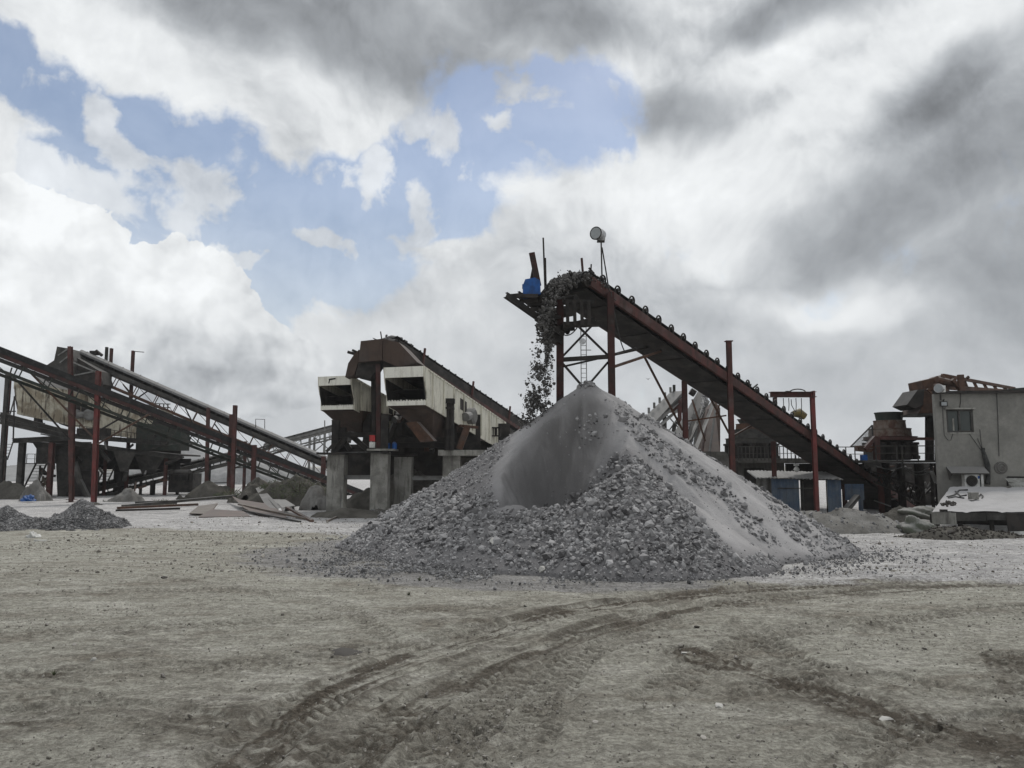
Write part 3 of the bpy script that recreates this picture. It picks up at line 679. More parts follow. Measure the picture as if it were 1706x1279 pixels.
# single stones one can point to
for (px, py, s, lab) in [(823, 905, .15, 'largest pale angular block on the front foot of the big pile'),
                         (784, 877, .11, 'grey block half way up the front left of the big pile'),
                         (903, 952, .075, 'small pale stone on the gravel in front of the big pile'),
                         (1028, 760, .09, 'grey block on the top of the front rocky mound')]:
    # find the pile surface along the ray
    v = ray(px, py); t = 14.0
    while t < 26 and (CAMH + v.z * t) > float(pile_h(np.array([v.x * t]), np.array([v.y * t]))[0]): t += .02
    one_rock('rock', (v.x * t, v.y * t, CAMH + v.z * t - .03), s, 'rockpale' if 'pale' in lab else 'rock', lab, 'rock')
for (px, py, s, mat, lab) in [(1475, 1199, .062, 'rockpale', 'flat white stone on the brown dirt at the lower right'),
                              (1198, 1174, .045, 'rockpale', 'flat pale stone on the dirt right of the centre foreground'),
                              (1140, 1088, .045, 'rockpale', 'small pale stone on the dirt in the middle foreground'),
                              (1562, 1242, .04, 'rockpale', 'pale flake on dark soil near the bottom right corner'),
                              (466, 1104, .02, 'rockpale', 'tiny white chip on the dirt left of the dark soil patch'),
                              (272, 964, .085, 'clod', 'black clod lying alone on the olive dirt at left'),
                              (1161, 1047, .05, 'clod', 'dark stone beside the curving wheel track in mid yard'),
                              (875, 1010, .04, 'clod', 'dark pointed stone standing in the wheel track'),
                              (1540, 1077, .035, 'clod', 'dark stone on the dirt at the right above the tread marks'),
                              (1006, 1117, .022, 'clod', 'small black stone between the wheel tracks in the foreground'),
                              (155, 1103, .05, 'rockpale', 'thin pale flake on the dirt at the far left')]:
    g = G(px, py); one_rock('rock', (g.x, g.y, float(gnd_z(np.array([g.x]), np.array([g.y]))[0])), s, mat, lab, 'rock', flat=.5)
# falling stones
lead = []; n4 = 11000
tt = rng.random(n4) ** .85
fx = 914 - 27 * tt ** 1.1; fy = 530 + 195 * tt
sp = 5.5 + 6 * tt
pxs = fx + rng.normal(0, 1, n4) * sp; pys = fy + rng.normal(0, 6, n4)
ok = rng.random(n4) < sstep(fbm2(pxs * .07, pys * .045, 3, 88), .22, .62)
pts = np.array([P(a, b, c) for a, b, c in zip(pxs[ok], pys[ok], 21.0 + rng.normal(0, .12, ok.sum()))])
S4 = np.clip(rng.lognormal(math.log(.0135), .60, len(pts)), .005, .06)
o = rock_cloud('falling_stones', pts, S4, 'rockdark'); tag(o, kind='stuff'); o['label'] = 'stream of crushed stone falling from the conveyor head'
for i, (a, b, s) in enumerate([(877, 643, .07), (876, 671, .06), (878, 677, .05), (871, 695, .04), (886, 607, .06), (893, 617, .055), (909, 596, .05), (896, 568, .04), (917, 675, .05), (904, 674, .05), (913, 630, .035), (889, 645, .06), (900, 650, .06), (899, 635, .07)]):
    p = P(a, b, 20.9); r = one_rock('falling_stone', p, s, 'rockdark', 'single dark stone flying at the edge of the falling stream', 'stone', 'stones falling beside the stream')
# ------------------------------------------------------------------ belt conveyors
UP = Vector((0, 0, 1))
def conveyor(name, label, A, B, width, rail_mat='red', rail_h=.22, belt_mat='black', idlers=20, idler_kind='loop', group=None,
             under=True, cross=12, load=None, cover=None, lower=None, bracket_mat='dark'):
    """A = head end, B = tail end of the near rail's top edge; the far rail lies `width` away on the far side."""
    A, B = Vector(A), Vector(B); d = (B - A).normalized(); L = (B - A).length
    side = Vector((-d.y, d.x, 0)).normalized()
    if side.y < 0: side = -side
    nrm = d.cross(side).normalized()
    if nrm.z < 0: nrm = -nrm
    t = thing(name, (B.x, B.y, 0), label, 'conveyor', group)
    mid = side * (width / 2)
    for k in (0, 1):
        m = MB(); o = side * (width * k) - nrm * (rail_h / 2)
        m.channel(A + o, B + o, .09, rail_h, nrm, 1 if k == 0 else -1); m.build('side_rail', rail_mat, t)
    # cross members and stringer gussets
    m = MB()
    for i in range(cross + 1):
        p = A + d * (L * i / cross) - nrm * (rail_h * .6); m.bar(p + side * .06, p + side * (width - .06), .07, .07, nrm)
        if i < cross and i % 2 == 0:
            q = A + d * (L * (i + 1) / cross) - nrm * (rail_h * .6 + .08); m.bar(p + side * .06 - nrm * .08, q + side * (width - .06), .05, .05, nrm)
    m.build('cross_member', bracket_mat, t)
    # carrying belt (troughed) and return belt
    n = max(8, int(L)); prof = [(.10, .20), (width * .30, .05), (width * .70, .05), (width - .10, .20)]
    def strip(prof, z0, th, a=0.0, b=1.0, nn=n):
        vs, fs = [], []
        for i in range(nn + 1):
            c = A + d * (L * (a + (b - a) * i / nn))
            for (s_, z_) in prof: vs.append(c + side * s_ + nrm * (z_ + z0))
            for (s_, z_) in prof: vs.append(c + side * s_ + nrm * (z_ + z0 - th))
        k = len(prof); w = 2 * k
        for i in range(nn):
            a_ = i * w; b_ = a_ + w
            for j in range(k - 1):
                fs += [(a_ + j, a_ + j + 1, b_ + j + 1, b_ + j), (a_ + k + j, b_ + k + j, b_ + k + j + 1, a_ + k + j + 1)]
            fs += [(a_, b_, b_ + k, a_ + k), (a_ + k - 1, a_ + w - 1, b_ + w - 1, b_ + k - 1)]
        fs += [tuple(range(k)) + tuple(range(w - 1, k - 1, -1))]
        return MB().add(vs, fs)
    strip(prof, 0.02, .03).build('belt', belt_mat, t)
    if under: strip([(.14, 0), (width - .14, 0)], -rail_h - .02, .03).build('return_belt', belt_mat, t)
    # end pulleys
    for q, nm in ((A, 'head_pulley'), (B, 'tail_pulley')):
        c = q - nrm * (rail_h * .5 - .05)
        MB().tube([c + side * .08, c + side * (width - .08)], .22, 16).build(nm, 'dark', t)
    # idler stations
    for i in range(idlers):
        c = A + d * (L * (i + .7) / idlers); m = MB()
        if idler_kind == 'loop':
            for s0, sg in ((0.0, 1), (width, -1)):
                base = c + side * s0; arc = []
                for k in range(9):
                    q = math.pi * k / 8; arc.append(base + d * (.12 * math.cos(q)) + nrm * (.16 + .13 * math.sin(q)))
                m.tube([base + d * .12 + nrm * .0] + arc + [base - d * .12], .028, 6)
                m.tube([base + nrm * .18 + side * (sg * -.03), base + side * (sg * width * .28) + nrm * .01], .055, 8)
            m.tube([c + side * (width * .32), c + side * (width * .68)], .05, 8)
        else:
            for s0, sg in ((0.0, 1), (width, -1)):
                base = c + side * s0
                m.bar(base, base + nrm * .2, .05, .05, d); m.tube([base + nrm * .17, base + side * (sg * width * .28) + nrm * .0], .05, 8)
            m.tube([c + side * (width * .32), c + side * (width * .68)], .05, 8)
        m.build('idler', bracket_mat, t)
    if lower:                       # lower chord with struts: (drop, material)
        drop, lm = lower
        for k in (0, 1):
            m = MB(); o = side * (width * k) - nrm * drop; m.bar(A + o, B + o, .10, .16, nrm)
            m.build('lower_chord', lm, t)
        ns = int(L / 1.5)
        for i in range(ns + 1):
            p = A + d * (L * i / ns)
            m = MB()
            for k in (0, 1):
                o = side * (width * k); m.bar(p + o - nrm * rail_h, p + o - nrm * (drop - .06), .06, .06, d)
                if i < ns and i % 2 == k: m.bar(p + o - nrm * rail_h, p + d * (L / ns) + o - nrm * (drop - .06), .04, .04, side)
            m.bar(p - nrm * (drop - .03), p + side * width - nrm * (drop - .03), .05, .05, nrm)
            m.build('strut', lm, t)
    if cover:                       # rounded sheet cover over the belt
        cm, hh_ = cover; pr = []
        for k in range(9):
            q = math.pi * k / 8; pr.append((width / 2 - (width / 2 + .05) * math.cos(q), .12 + hh_ * math.sin(q)))
        strip(pr, 0.1, .02, 0.0, 1.0, int(L * 1.2)).build('cover', cm, t)
        m = MB()
        for i in range(int(L / 1.3)):
            c = A + d * (1.3 * i + .4)
            m.tube([c + side * s_ + nrm * (z_ + .12) for s_, z_ in pr], .022, 5, False)
        m.build('cover_rib', 'greydust', t)
    if load:                        # material lying on the belt
        mat, cnt, sz0, a0, a1 = load
        u = rng.uniform(a0, a1, cnt); s_ = rng.normal(width / 2, width * .17, cnt); s_ = np.clip(s_, .18, width - .18)
        hgt = .08 + .20 * np.exp(-((s_ - width / 2) / (width * .28)) ** 2) * rng.uniform(.2, 1, cnt)
        C = np.array([(A + d * (L * a) + side * b + nrm * c_) - t.location for a, b, c_ in zip(u, s_, hgt)])
        o = rock_cloud('belt_load', C, np.clip(rng.lognormal(math.log(sz0), .35, cnt), .02, .16), mat, t); o['kind'] = 'stuff'
    return t, A, B, d, side, nrm, L
def post(t, p0, p1, w, mat, name='support_post', plate=True, label=None):
    m = MB(); p0, p1 = Vector(p0), Vector(p1); m.hbeam(p0, p1, w, w, (0, 1, 0))
    if plate and abs(p0.z) < .2: m.box((p0.x, p0.y, p0.z + .02), (w * 1.9, w * 1.9, .04))
    return m.build(name, mat, t, label=label)
def vpost(t, px, ytop, d, w, mat, z0=-.05, name='support_post', pxb=None, cap=False):
    """vertical post at photo column px and distance d reaching up to row ytop"""
    top = P(px, ytop, d); bx = top.x
    if pxb is not None: bx = P(pxb, 840, d).x
    m = MB(); m.hbeam((bx, d, z0), top, w, w, (0, 1, 0))
    if z0 < .2: m.box((bx, d, z0 + .06), (w * 2, w * 2, .04))
    if cap: m.box((top.x, top.y, top.z + .015), (w * 1.5, w * 1.4, .03))
    return m.build(name, mat, t)

# ---- B: the big front conveyor that feeds the pile
A = P(985, 461, 21.63); B = P(1530, 848, 40.6)
cB, A, B, dB, sB, nB, LB = conveyor('belt_conveyor', 'tall red framed conveyor dropping stone on the big pile', A, B, 1.5, 'red', .30, 'black', 38, 'loop', None, True, 26, ('rockdark', 3200, .045, 0.0, 1.0))
# pan sheet closing the underside of the truss
m = MB()
for i in range(26):
    a = A + dB * (LB * i / 26) - nB * (.36 + .02 * (i % 2)); b_ = A + dB * (LB * (i + .985) / 26) - nB * (.36 + .02 * (i % 2))
    m.prism([a + sB * .10, a + sB * 1.40, b_ + sB * 1.40, b_ + sB * .10], -nB * .012)
m.build('bottom_pan', 'dark', cB)
# head frame: platform arms reaching out past the head
m = MB()
h0 = A + nB * -.55
for k, (a, b_) in enumerate([((842, 491, 20.16), (938, 558, 21.3)), ((862, 489, 21.00), (948, 553, 21.9))]):
    m.channel(P(*a), P(*b_), .10, .16, UP)
for (a, b_) in [((850, 493, 20.27), (895, 493, 20.58)), ((866, 502, 20.48), (900, 500, 21.00)), ((880, 516, 20.58), (915, 513, 21.11)), ((893, 530, 20.79), (935, 528, 21.63)), ((908, 545, 21.00), (955, 548, 21.95))]:
    m.bar(P(*a), P(*b_), .12, .10)
m.bar(P(848, 493, 20.27), P(893, 488, 21.42), .08, .10); m.bar(P(862, 503, 20.37), P(900, 500, 21.42), .06, .06)
m.bar(P(935, 545, 21.42), P(988, 532, 22.26), .14, .14)
m.build('head_platform', 'dark', cB)
m = MB()
for px in (945, 957, 969, 981):
    m.bar(P(px, 500, 20.9), P(px + 1, 542, 20.9), .09, .07, (0, 1, 0))
m.bar(P(938, 541, 21.0), P(1000, 539, 21.0), .10, .16); m.bar(P(938, 502, 21.0), P(990, 502, 21.0), .07, .10)
m.build('head_bracket', 'dark', cB)
m = MB()
c0 = P(952, 517, 21.84); m.tube([c0, c0 + sB * .9], .17, 14); m.tube([P(960, 497, 21.63), P(960, 497, 21.63) + sB * 1.2], .12, 12); m.build('snub_pulley', 'dark', cB)
m = MB()
m.prism([P(905, 540, 21.21), P(937, 557, 21.21), P(937, 570, 21.21), P(912, 560, 21.21)], (0, .9, 0)); m.build('chute_lip', 'dark', cB)
# curved belt wrap at the head
m = MB(); vs = []; fs = []
cc = A - nB * .12
for i in range(13):
    q = math.pi * i / 12 - .1
    r_ = .30; p = cc - dB * (r_ * math.sin(q)) + nB * (r_ * math.cos(q)); vs += [p + sB * .12, p + sB * 1.38]
for i in range(12): fs.append((2 * i, 2 * i + 1, 2 * i + 3, 2 * i + 2))
m.add(vs, fs); m.build('belt_wrap', 'black', cB)
# heap of stone going over the head and pouring down
n = 3800; u = rng.random(n) ** .9
path = np.array([(1010, 478, 22.47), (985, 461, 22.26), (955, 462, 21.73), (930, 474, 21.32), (915, 494, 21.11), (908, 520, 21.00), (903, 545, 21.00)])
kx = np.linspace(0, 1, len(path)); cxs = [np.interp(u, kx, path[:, i]) for i in range(3)]
sprd = np.interp(u, kx, [3, 5, 7, 8.5, 8, 7, 6])
sx2, sy2 = cxs[0] + rng.normal(0, .75, n) * sprd, cxs[1] + 2 + rng.normal(0, .75, n) * sprd
pp = np.array([P(a, b_, c_ + rng.normal(0, .28)) - cB.location for a, b_, c_ in zip(sx2, sy2, cxs[2])])
o = rock_cloud('stone_heap', pp, np.clip(rng.lognormal(math.log(.030), .5, n), .010, .09), 'rockdark', cB); o['kind'] = 'stuff'
# uprights on the head
m = MB(); m.bar(P(897, 476, 20.89), P(886, 421, 20.89), .16, .10, (0, 1, 0)); m.build('upright', 'headred', cB)
m = MB(); m.bar(P(884, 474, 21.21), P(891, 438, 21.11), .10, .08, (0, 1, 0)); m.build('upright', 'dark', cB)
m = MB(); m.bar(P(908, 480, 21.00), P(905, 396, 21.00), .045, .045); m.bar(P(909, 474, 21.05), P(908, 430, 21.05), .09, .06); m.build('upright', 'dark', cB)
m = MB(); m.bar(P(972, 466, 21.73), P(969, 430, 21.73), .085, .06); m.build('upright', 'headred', cB)
m = MB(); m.bar(P(984, 460, 22.05), P(985, 440, 22.05), .04, .04); m.bar(P(981, 446, 22.05), P(990, 456, 22.05), .05, .05); m.build('upright', 'dark', cB)
# drive: blue gearbox + motor on the left arm
g = P(880, 490, 20.89)
m = MB(); q = [P(872, 492, 20.6), P(871, 475, 20.6), P(875, 465, 20.6), P(891, 462, 20.6), P(900, 467, 20.6), P(901, 489, 20.6)]
m.prism(q, (0, .45, 0)); m.box(P(885, 478, 20.64), (.36, .04, .05)); o = m.build('gearbox', 'blue', cB)
m = MB(); a = P(870, 477, 20.89); m.tube([a, a + Vector((.12, 0, 0))], .07, 12); m.build('motor_shaft', 'blue', cB)
m = MB(); a = P(892, 500, 21.11); m.box(a, (.45, .5, .28)); m.prism([P(897, 492, 20.79), P(915, 470, 20.79), P(925, 488, 20.79), P(910, 510, 20.79)], (0, .3, 0)); m.build('drive_housing', 'dark', cB)
# trestle under the head
m = MB(); m.hbeam(P(933, 905, 21.63), P(933, 500, 21.63), .20, .20, (0, 1, 0)); m.build('support_post', 'headred', cB)
p1 = P(1017, 487, 21.95); m = MB(); m.hbeam((p1.x, p1.y, .3), p1, .19, .19, (0, 1, 0)); m.build('support_post', 'headred', cB)
pL = P(933, 500, 21.63)
def brace(t, a, b_, w, mat, name='brace'): return MB().bar(a, b_, w, w).build(name, mat, t)
def brace_l(t, lst, w, mat, name='brace'):
    for a, b_ in lst: MB().bar(P(*a), P(*b_), w, w).build(name, mat, t)
brace_l(cB, [((936, 595, 21.63), (994, 534, 21.95)), ((960, 540, 21.73), (1013, 592, 21.95)), ((938, 606, 21.63), (1004, 682, 21.95)), ((1013, 603, 21.95), (945, 682, 21.63)),
             ((936, 611, 21.73), (1108, 572, 25.83)), ((1022, 590, 22.05), (1060, 580, 23.94))], .055, 'dark')
MB().bar(P(936, 599, 21.63), P(1015, 594, 21.95), .12, .12).build('brace', 'dark', cB)
brace_l(cB, [((1022, 611, 22.05), (1136, 573, 26.88)), ], .075, 'rust')
brace_l(cB, [((1072, 591, 25.20), (1137, 716, 28.88)), ((1138, 578, 26.98), (1218, 728, 30.45)), ((1218, 728, 30.24), (1296, 684, 32.55)), ((1140, 702, 31.50), (1210, 692, 31.50)), ((1153, 665, 31.50), (1175, 735, 31.50)), ((1193, 690, 31.50), (1210, 640, 31.50))], .06, 'rust')
MB().bar(P(1000, 462, 22.05), P(1030, 552, 22.37), .05, .05).build('brace', 'dark', cB)
# support posts along the run
for px, yt, dd_, w, mt, cp in [(1214, 569, 26.9, .17, 'red', True), (1140, 634, 27.6, .17, 'red', False), (1353, 655, 31.4, .165, 'red_bright', False), (1288, 735, 33.2, .16, 'red', False), (1466, 780, 36.0, .2, 'red', False), (1406, 796, 38., .18, 'red', False)]:
    vpost(cB, px, yt, dd_, w, mt, cap=cp)
# side return: small boxes of equipment riding on the frame
m = MB(); m.frustum(P(1243, 640, 30.03), (.34, .3), (.2, .3), .4); m.bar(P(1250, 650, 29.93), P(1262, 640, 30.03), .05); m.bar(P(1256, 655, 29.93), P(1264, 648, 30.03), .06); m.build('scraper_box', 'green', cB)
for (a, b_, s_) in [((1018, 486, 21.84), (1040, 584, 22.37), .25), ((936, 556, 21.63), (965, 540, 21.95), .15), ((1010, 470, 21.84), (1026, 500, 22.05), .1)]:
    MB().tube(sag(P(*a), P(*b_), s_), .018, 5).build('cable', 'cable', cB)
# floodlight on its pole
t = thing('floodlight', P(1012, 472, 22.05), 'round silver floodlight on a thin pole above the conveyor head', 'floodlight')
MB().tube([P(1003, 466, 22.05), P(1001.5, 402, 22.05)], .022, 8).build('pole', 'dark', t); MB().tube([P(1013, 473, 22.16), P(1003, 412, 22.05)], .02, 8).build('pole', 'dark', t)
MB().box(P(1001, 402, 22.05), (.22, .10, .05)).build('bracket', 'dark', t)
c = P(997, 390, 22.05); ax_ = Vector((-.55, -.8, -.06)).normalized()
m = MB(); m.tube([c + ax_ * .16, c + ax_ * .10, c - ax_ * .02, c - ax_ * .16, c - ax_ * .20], [.19, .185, .18, .17, .09], 20); hs = m.build('housing', 'silver', t, True)
MB().tube([c + ax_ * .162, c + ax_ * .175], [.165, .165], 20).build('lens', 'lampglass', t)
m = MB(); rim = []; xx = ax_.orthogonal().normalized(); yy_ = ax_.cross(xx)
m.tube([c + ax_ * .165 + (xx * math.cos(q) + yy_ * math.sin(q)) * .182 for q in np.linspace(0, 2 * math.pi, 25)], .016, 6, False); m.build('rim', 'dark', t)
MB().box(c - ax_ * .2 + Vector((.03, .05, 0)), (.14, .16, .26)).build('ballast_box', 'silver', t)

# gantry with chain hoists over the conveyor
t = thing('hoist_gantry', G(1354, 865), 'red steel gantry with hanging chains over the conveyor', 'gantry')
m = MB(); m.hbeam(P(1283, 657, 31.2), P(1358, 657, 31.4), .26, .22, UP); m.box(P(1354, 657, 31.38), (.08, .34, .28)); m.build('top_beam', 'red', t)
MB().hbeam(P(1291, 662, 31.2), P(1291, 700, 31.2), .14, .14, (0, 1, 0)).build('leg', 'red', t)
for px, l in [(1305, 682), (1314, 684), (1326, 686), (1335, 690)]:
    m = MB(); m.tube([P(px, 663, 31.3), P(px + .6, (663 + l) / 2, 31.3), P(px, l, 31.3)], .016, 5); m.build('chain', 'dark', t)
MB().tube([P(1318, 665, 31.2), P(1319, 675, 31.2), P(1325, 686, 31.2)], .016, 5).build('chain', 'cable', t)
m = MB(); arc = [P(1329 + 13 * math.cos(q), 653 - 5 * math.sin(q), 31.3) for q in np.linspace(math.pi, 0, 9)]; m.tube(arc, .025, 6); m.box(P(1313, 652.5, 31.3), (.2, .12, .07)); m.build('cable_loop', 'cable', t)
m = MB(); c = P(1331, 690, 31.8); m.tube([c + Vector((-.22, 0, .02)), c + Vector((.0, 0, .06)), c + Vector((.26, 0, -.10))], [.13, .20, .14], 12); o = m.build('electric_motor', 'yellow', None)
tag(o, 'dusty yellow motor sitting on the belt frame under the chains', 'motor')

# ---- C : brown hooded conveyor over the two cream screens
A2 = P(664, 566, 36.); B2 = P(900, 722, 52)
cC, A2, B2, d2, s2, n2_, L2 = conveyor('belt_conveyor', 'dark brown conveyor running up to the hood above the cream screens', A2, B2, 1.6, 'dark', .45, 'black', 24, 'post', None, True, 16, ('rockdark', 900, .05, 0.0, 1.0))
m = MB(); o_ = -n2_ * .62 - s2 * .12; m.channel(A2 + o_ + d2 * 1.6, B2 + o_, .1, .20, n2_); m.build('side_rail', 'red', cC)
m = MB(); a = A2 - n2_ * .75 + d2 * 1.4
m.prism([a, a + s2 * 1.5, B2 - n2_ * .95 + s2 * 1.5, B2 - n2_ * .95], -n2_ * .03); m.build('bottom_pan', 'darkdust', cC)
m = MB(); a = A2 - n2_ * .78 - s2 * .10
m.prism([a + d2 * 1.4, A2 - n2_ * 2.3 - s2 * .1 + d2 * 2.6, B2 - n2_ * 2.0 - s2 * .1 - d2 * 2, B2 - n2_ * .98 - s2 * .1], s2 * .03); m.build('side_skirt', 'darkdust', cC)
for f_ in (.12, .42, .7): 
    q = A2 + d2 * (L2 * f_); MB().bar(q + n2_ * .35 - s2 * .15, q - n2_ * .75 - s2 * .15, .1, .08, d2).build('bracket', 'red', cC)
for f_ in (.03, .055, .08):
    q = A2 + d2 * (L2 * f_); MB().tube([q + n2_ * .25 + s2 * .2, q + n2_ * .4 + s2 * .8, q + n2_ * .25 + s2 * 1.4], .1, 8).build('guard_hoop', 'greydust', cC)
hd = thing('transfer_hood', G(640, 848), 'brown boxy steel hood between the two cream screens at the conveyor head', 'hood')
m = MB(); m.prism([P(601, 568, 35.2), P(637, 564, 35.2), P(636, 600, 35.2), P(597, 603, 35.2)], (0, 1.9, 0)); m.build('front_box', 'brownbox', hd)
m = MB(); m.prism([P(637.5, 564, 35.3), P(664, 570, 35.3), P(695, 603, 35.3), P(665, 612, 35.3), P(637.5, 600, 35.3)], (.2, 1.6, 0)); m.build('side_plate', 'brownbox', hd)
m = MB(); m.prism([P(598, 582, 35.6), P(597, 603, 35.6), P(590, 624, 35.6), P(575, 628, 35.6), P(580, 605, 35.6), P(590, 590, 35.6)], (0, 1.3, 0)); m.build('left_chute', 'brownbox', hd)
m = MB(); m.prism([P(597, 604, 35.5), P(636, 601, 35.5), P(616, 632, 35.5), P(592, 626, 35.5)], (0, 1.2, 0)); m.build('lower_chute', 'dark', hd)
m = MB(); m.prism([P(637, 601, 35.6), P(668, 612, 35.6), P(650, 650, 35.6), P(642, 650, 35.6)], (0, 1.2, 0)); m.build('lower_chute', 'dark', hd)
m = MB(); m.tube([P(579, 586, 35.6), P(597, 591, 35.8)], .07, 8); m.tube([P(587, 583, 35.6), P(598, 588, 35.8)], .06, 8); m.build('shaft', 'dark', hd)
MB().bar(P(636, 565, 35.3), P(634, 552, 35.3), .05).build('rod', 'dark', hd)
MB().bar(P(616, 610, 35.6), P(618, 604, 35.6), .3, .3).build('duct', 'dark', hd)
m = MB(); m.hbeam(P(631, 748, 35.5), P(630, 607, 35.5), .20, .20, (0, 1, 0)); m.build('support_post', 'headred', hd)
m = MB(); m.hbeam(P(623, 750, 36.6), P(622, 612, 36.6), .2, .2, (0, 1, 0)); m.build('support_post', 'dark', hd)

# ---- cream vibrating screens
def screen(name, label, O, w, h, ax, L, drop, right_detail=True, top=0.35):
    """O = lower left corner of the discharge face; ax = horizontal axis direction pointing away; drop = fall along the length"""
    t = thing(name, (O.x, O.y, 0), label, 'screening machine')
    ax = Vector(ax).normalized(); sd = Vector((ax.y, -ax.x, 0)); dv = (ax * L + Vector((0, 0, -drop))).normalized(); Ld = math.hypot(L, drop)
    up = Vector((0, 0, 1))
    T = .06
    def Q(x, y, z): return O + sd * x + dv * y + up * z
    # side panels, with the scooped front edge
    for k in (0, 1):
        x = k * (w - T); m = MB()
        pr = [(0, .0), (-.02, .32 * h), (-.16, .48 * h), (-.24, .62 * h), (-.30, .74 * h), (-.34, h), (Ld * .94, h), (Ld, h * .62), (Ld, .1), (Ld * .7, -.06 * h), (.2, 0)]
        pr = [(a + .34, b) for a, b in pr]
        m.prism([Q(x, a, b) for a, b in pr], sd * T); m.build('side_panel', 'cream', t)
    for x in (T + .002, w - T - .022): MB().prism([Q(x, .30, h * .14), Q(x, .12, h * .45), Q(x, .05, h * .70), Q(x, Ld * .9, h * .7), Q(x, Ld * .9, h * .14)], sd * .02).build('shade_plate', 'dark', t)  # dark plates added to put shade inside the discharge opening
    m = MB(); m.prism([Q(T + .003, .0, h), Q(T + .003, .0, h * .72), Q(T + .003, .04, h * .72), Q(T + .003, .04, h)], sd * (w - 2 * T - .006)); m.build('front_panel', 'creamtop', t)
    m = MB(); m.prism([Q(T + .003, .30, .02), Q(T + .003, .34, .02), Q(T + .003, .34, h * .13), Q(T + .003, .30, h * .13)], sd * (w - 2 * T - .006)); m.build('front_lip', 'creamtop', t)
    m = MB()
    for i in range(13): m.prism([Q(T + .05 + (w - 2 * T - .15) * i / 12, .32, h * .135), Q(T + .05 + (w - 2 * T - .15) * i / 12, .32, h * .135 + .05 * rnd.uniform(.5, 1.2)), Q(T + .05 + (w - 2 * T - .15) * i / 12, .42, h * .135)], sd * .07)
    m.build('screen_teeth', 'creamtop', t)
    m = MB(); m.prism([Q(T + .003, .36, h * .15), Q(w - T - .003, .36, h * .15), Q(w - T - .003, Ld, h * .15), Q(T + .003, Ld, h * .15)], up * .03); m.prism([Q(T + .003, .8, h * .5), Q(w - T - .003, .8, h * .5), Q(w - T - .003, Ld, h * .5), Q(T + .003, Ld, h * .5)], up * .03); m.build('screen_deck', 'dark', t)
    m = MB(); m.prism([Q(T + .003, .05, h - .012), Q(w - T - .003, .05, h - .012), Q(w - T - .003, Ld * .9, h - .012), Q(T + .003, Ld * .9, h - .012)], -up * .03); m.build('top_cover', 'darkdust', t)
    m = MB(); m.prism([Q(T + .003, .36, .0), Q(w - T - .003, .36, .0), Q(w - T - .003, Ld * .7, -.02), Q(T + .003, Ld * .7, -.02)], up * .03); m.build('bottom_pan', 'brownbox', t)
    if right_detail:
        x = w; rb_ = MB()
        for a in np.linspace(.9, Ld * .93, 9): rb_.prism([Q(x, a, .05), Q(x, a + .07, .05), Q(x, a + .07, h - .03), Q(x, a, h - .03)], sd * .06)
        rb_.prism([Q(x + .001, .4, h - .10), Q(x + .001, Ld * .93, h - .10), Q(x + .001, Ld * .93, h - .035), Q(x + .001, .4, h - .035)], sd * .035)
        rb_.build('stiffener', 'cream', t)
        for (a, b, c, e) in [(Ld * .36, .45, .9, .55), (Ld * .86, .35, .9, .5)]:
            m = MB(); m.prism([Q(x + .002, a, b * h), Q(x + .002, a + .9, b * h), Q(x + .002, a + .9, (b + .33) * h), Q(x + .002, a, (b + .33) * h)], sd * .012); m.build('opening', 'dark', t)
        m = MB(); c = Q(x + .25, Ld * .46, h * .40); m.tube([c - sd * .25, c + sd * .05, c + sd * .12], [.42, .42, .30], 18); m.tube([c - ax * .9 - sd * .1 - up * .1, c - ax * .3 - sd * .1], .22, 12); m.build('exciter', 'greydust', t)
        m = MB(); c = Q(x + .05, Ld * .78, h * .25); m.box(c + Vector((.1, 0, 0)), (.5, .45, .06)); m.box(c + Vector((.1, 0, .45)), (.5, .45, .06))
        for q in (-.2, .0, .2): m.tube([c + Vector((.1 + q, 0, 0)), c + Vector((.1 + q, 0, .42))], .07, 8)
        m.build('spring_seat', 'dark', t)
        for a in np.linspace(.7, Ld * .9, 12):
            pass
        m = MB()
        for a in np.linspace(.5, Ld * .92, 26): m.tube([Q(x, a, h - .07), Q(x + .055, a, h - .07)], .018, 6)
        m.build('bolt', 'dark', t)
    return t, Q, sd, dv, Ld
s1, Q1, sd1, dv1, Ld1 = screen('vibrating_screen', 'nearer right cream vibrating screen with side panels stretching away to the right', P(638, 674, 34.0), 1.98, 1.66, (.30, .954, 0), 12.0, 1.9)
s2s, Q2, sd2, dv2, Ld2 = screen('vibrating_screen', 'left cream vibrating screen with a black mark on its front panel', P(528, 681, 37.0), 1.85, 1.56, (.30, .954, 0), 11.0, 1.9)
m = MB(); m.prism([P(552.5, 630.5, 36.9), P(563.5, 629, 36.9), P(563, 631.5, 36.9), P(555, 632, 36.9), P(554, 637, 36.9), P(552, 637, 36.9)], (0, .01, 0)); 
for v in m.v: v.y = Q2(0, -.0, 0).y - .03 + (v.x - Q2(0, 0, 0).x) * sd2.y / sd2.x
m2 = MB(); 
z1 = Q2(0, 0, 1.5).z
m2.bar(Q2(.62, -.012, 1.40), Q2(.98, -.012, 1.44), .008, .07); m2.bar(Q2(.66, -.012, 1.38), Q2(.62, -.012, 1.22), .008, .05); m2.build('black_mark', 'black', s2s)
def Fr(Q, t, x0, x1, y0, z0, x2, x3, y2, z2, D, mat, nm='hopper'): pass
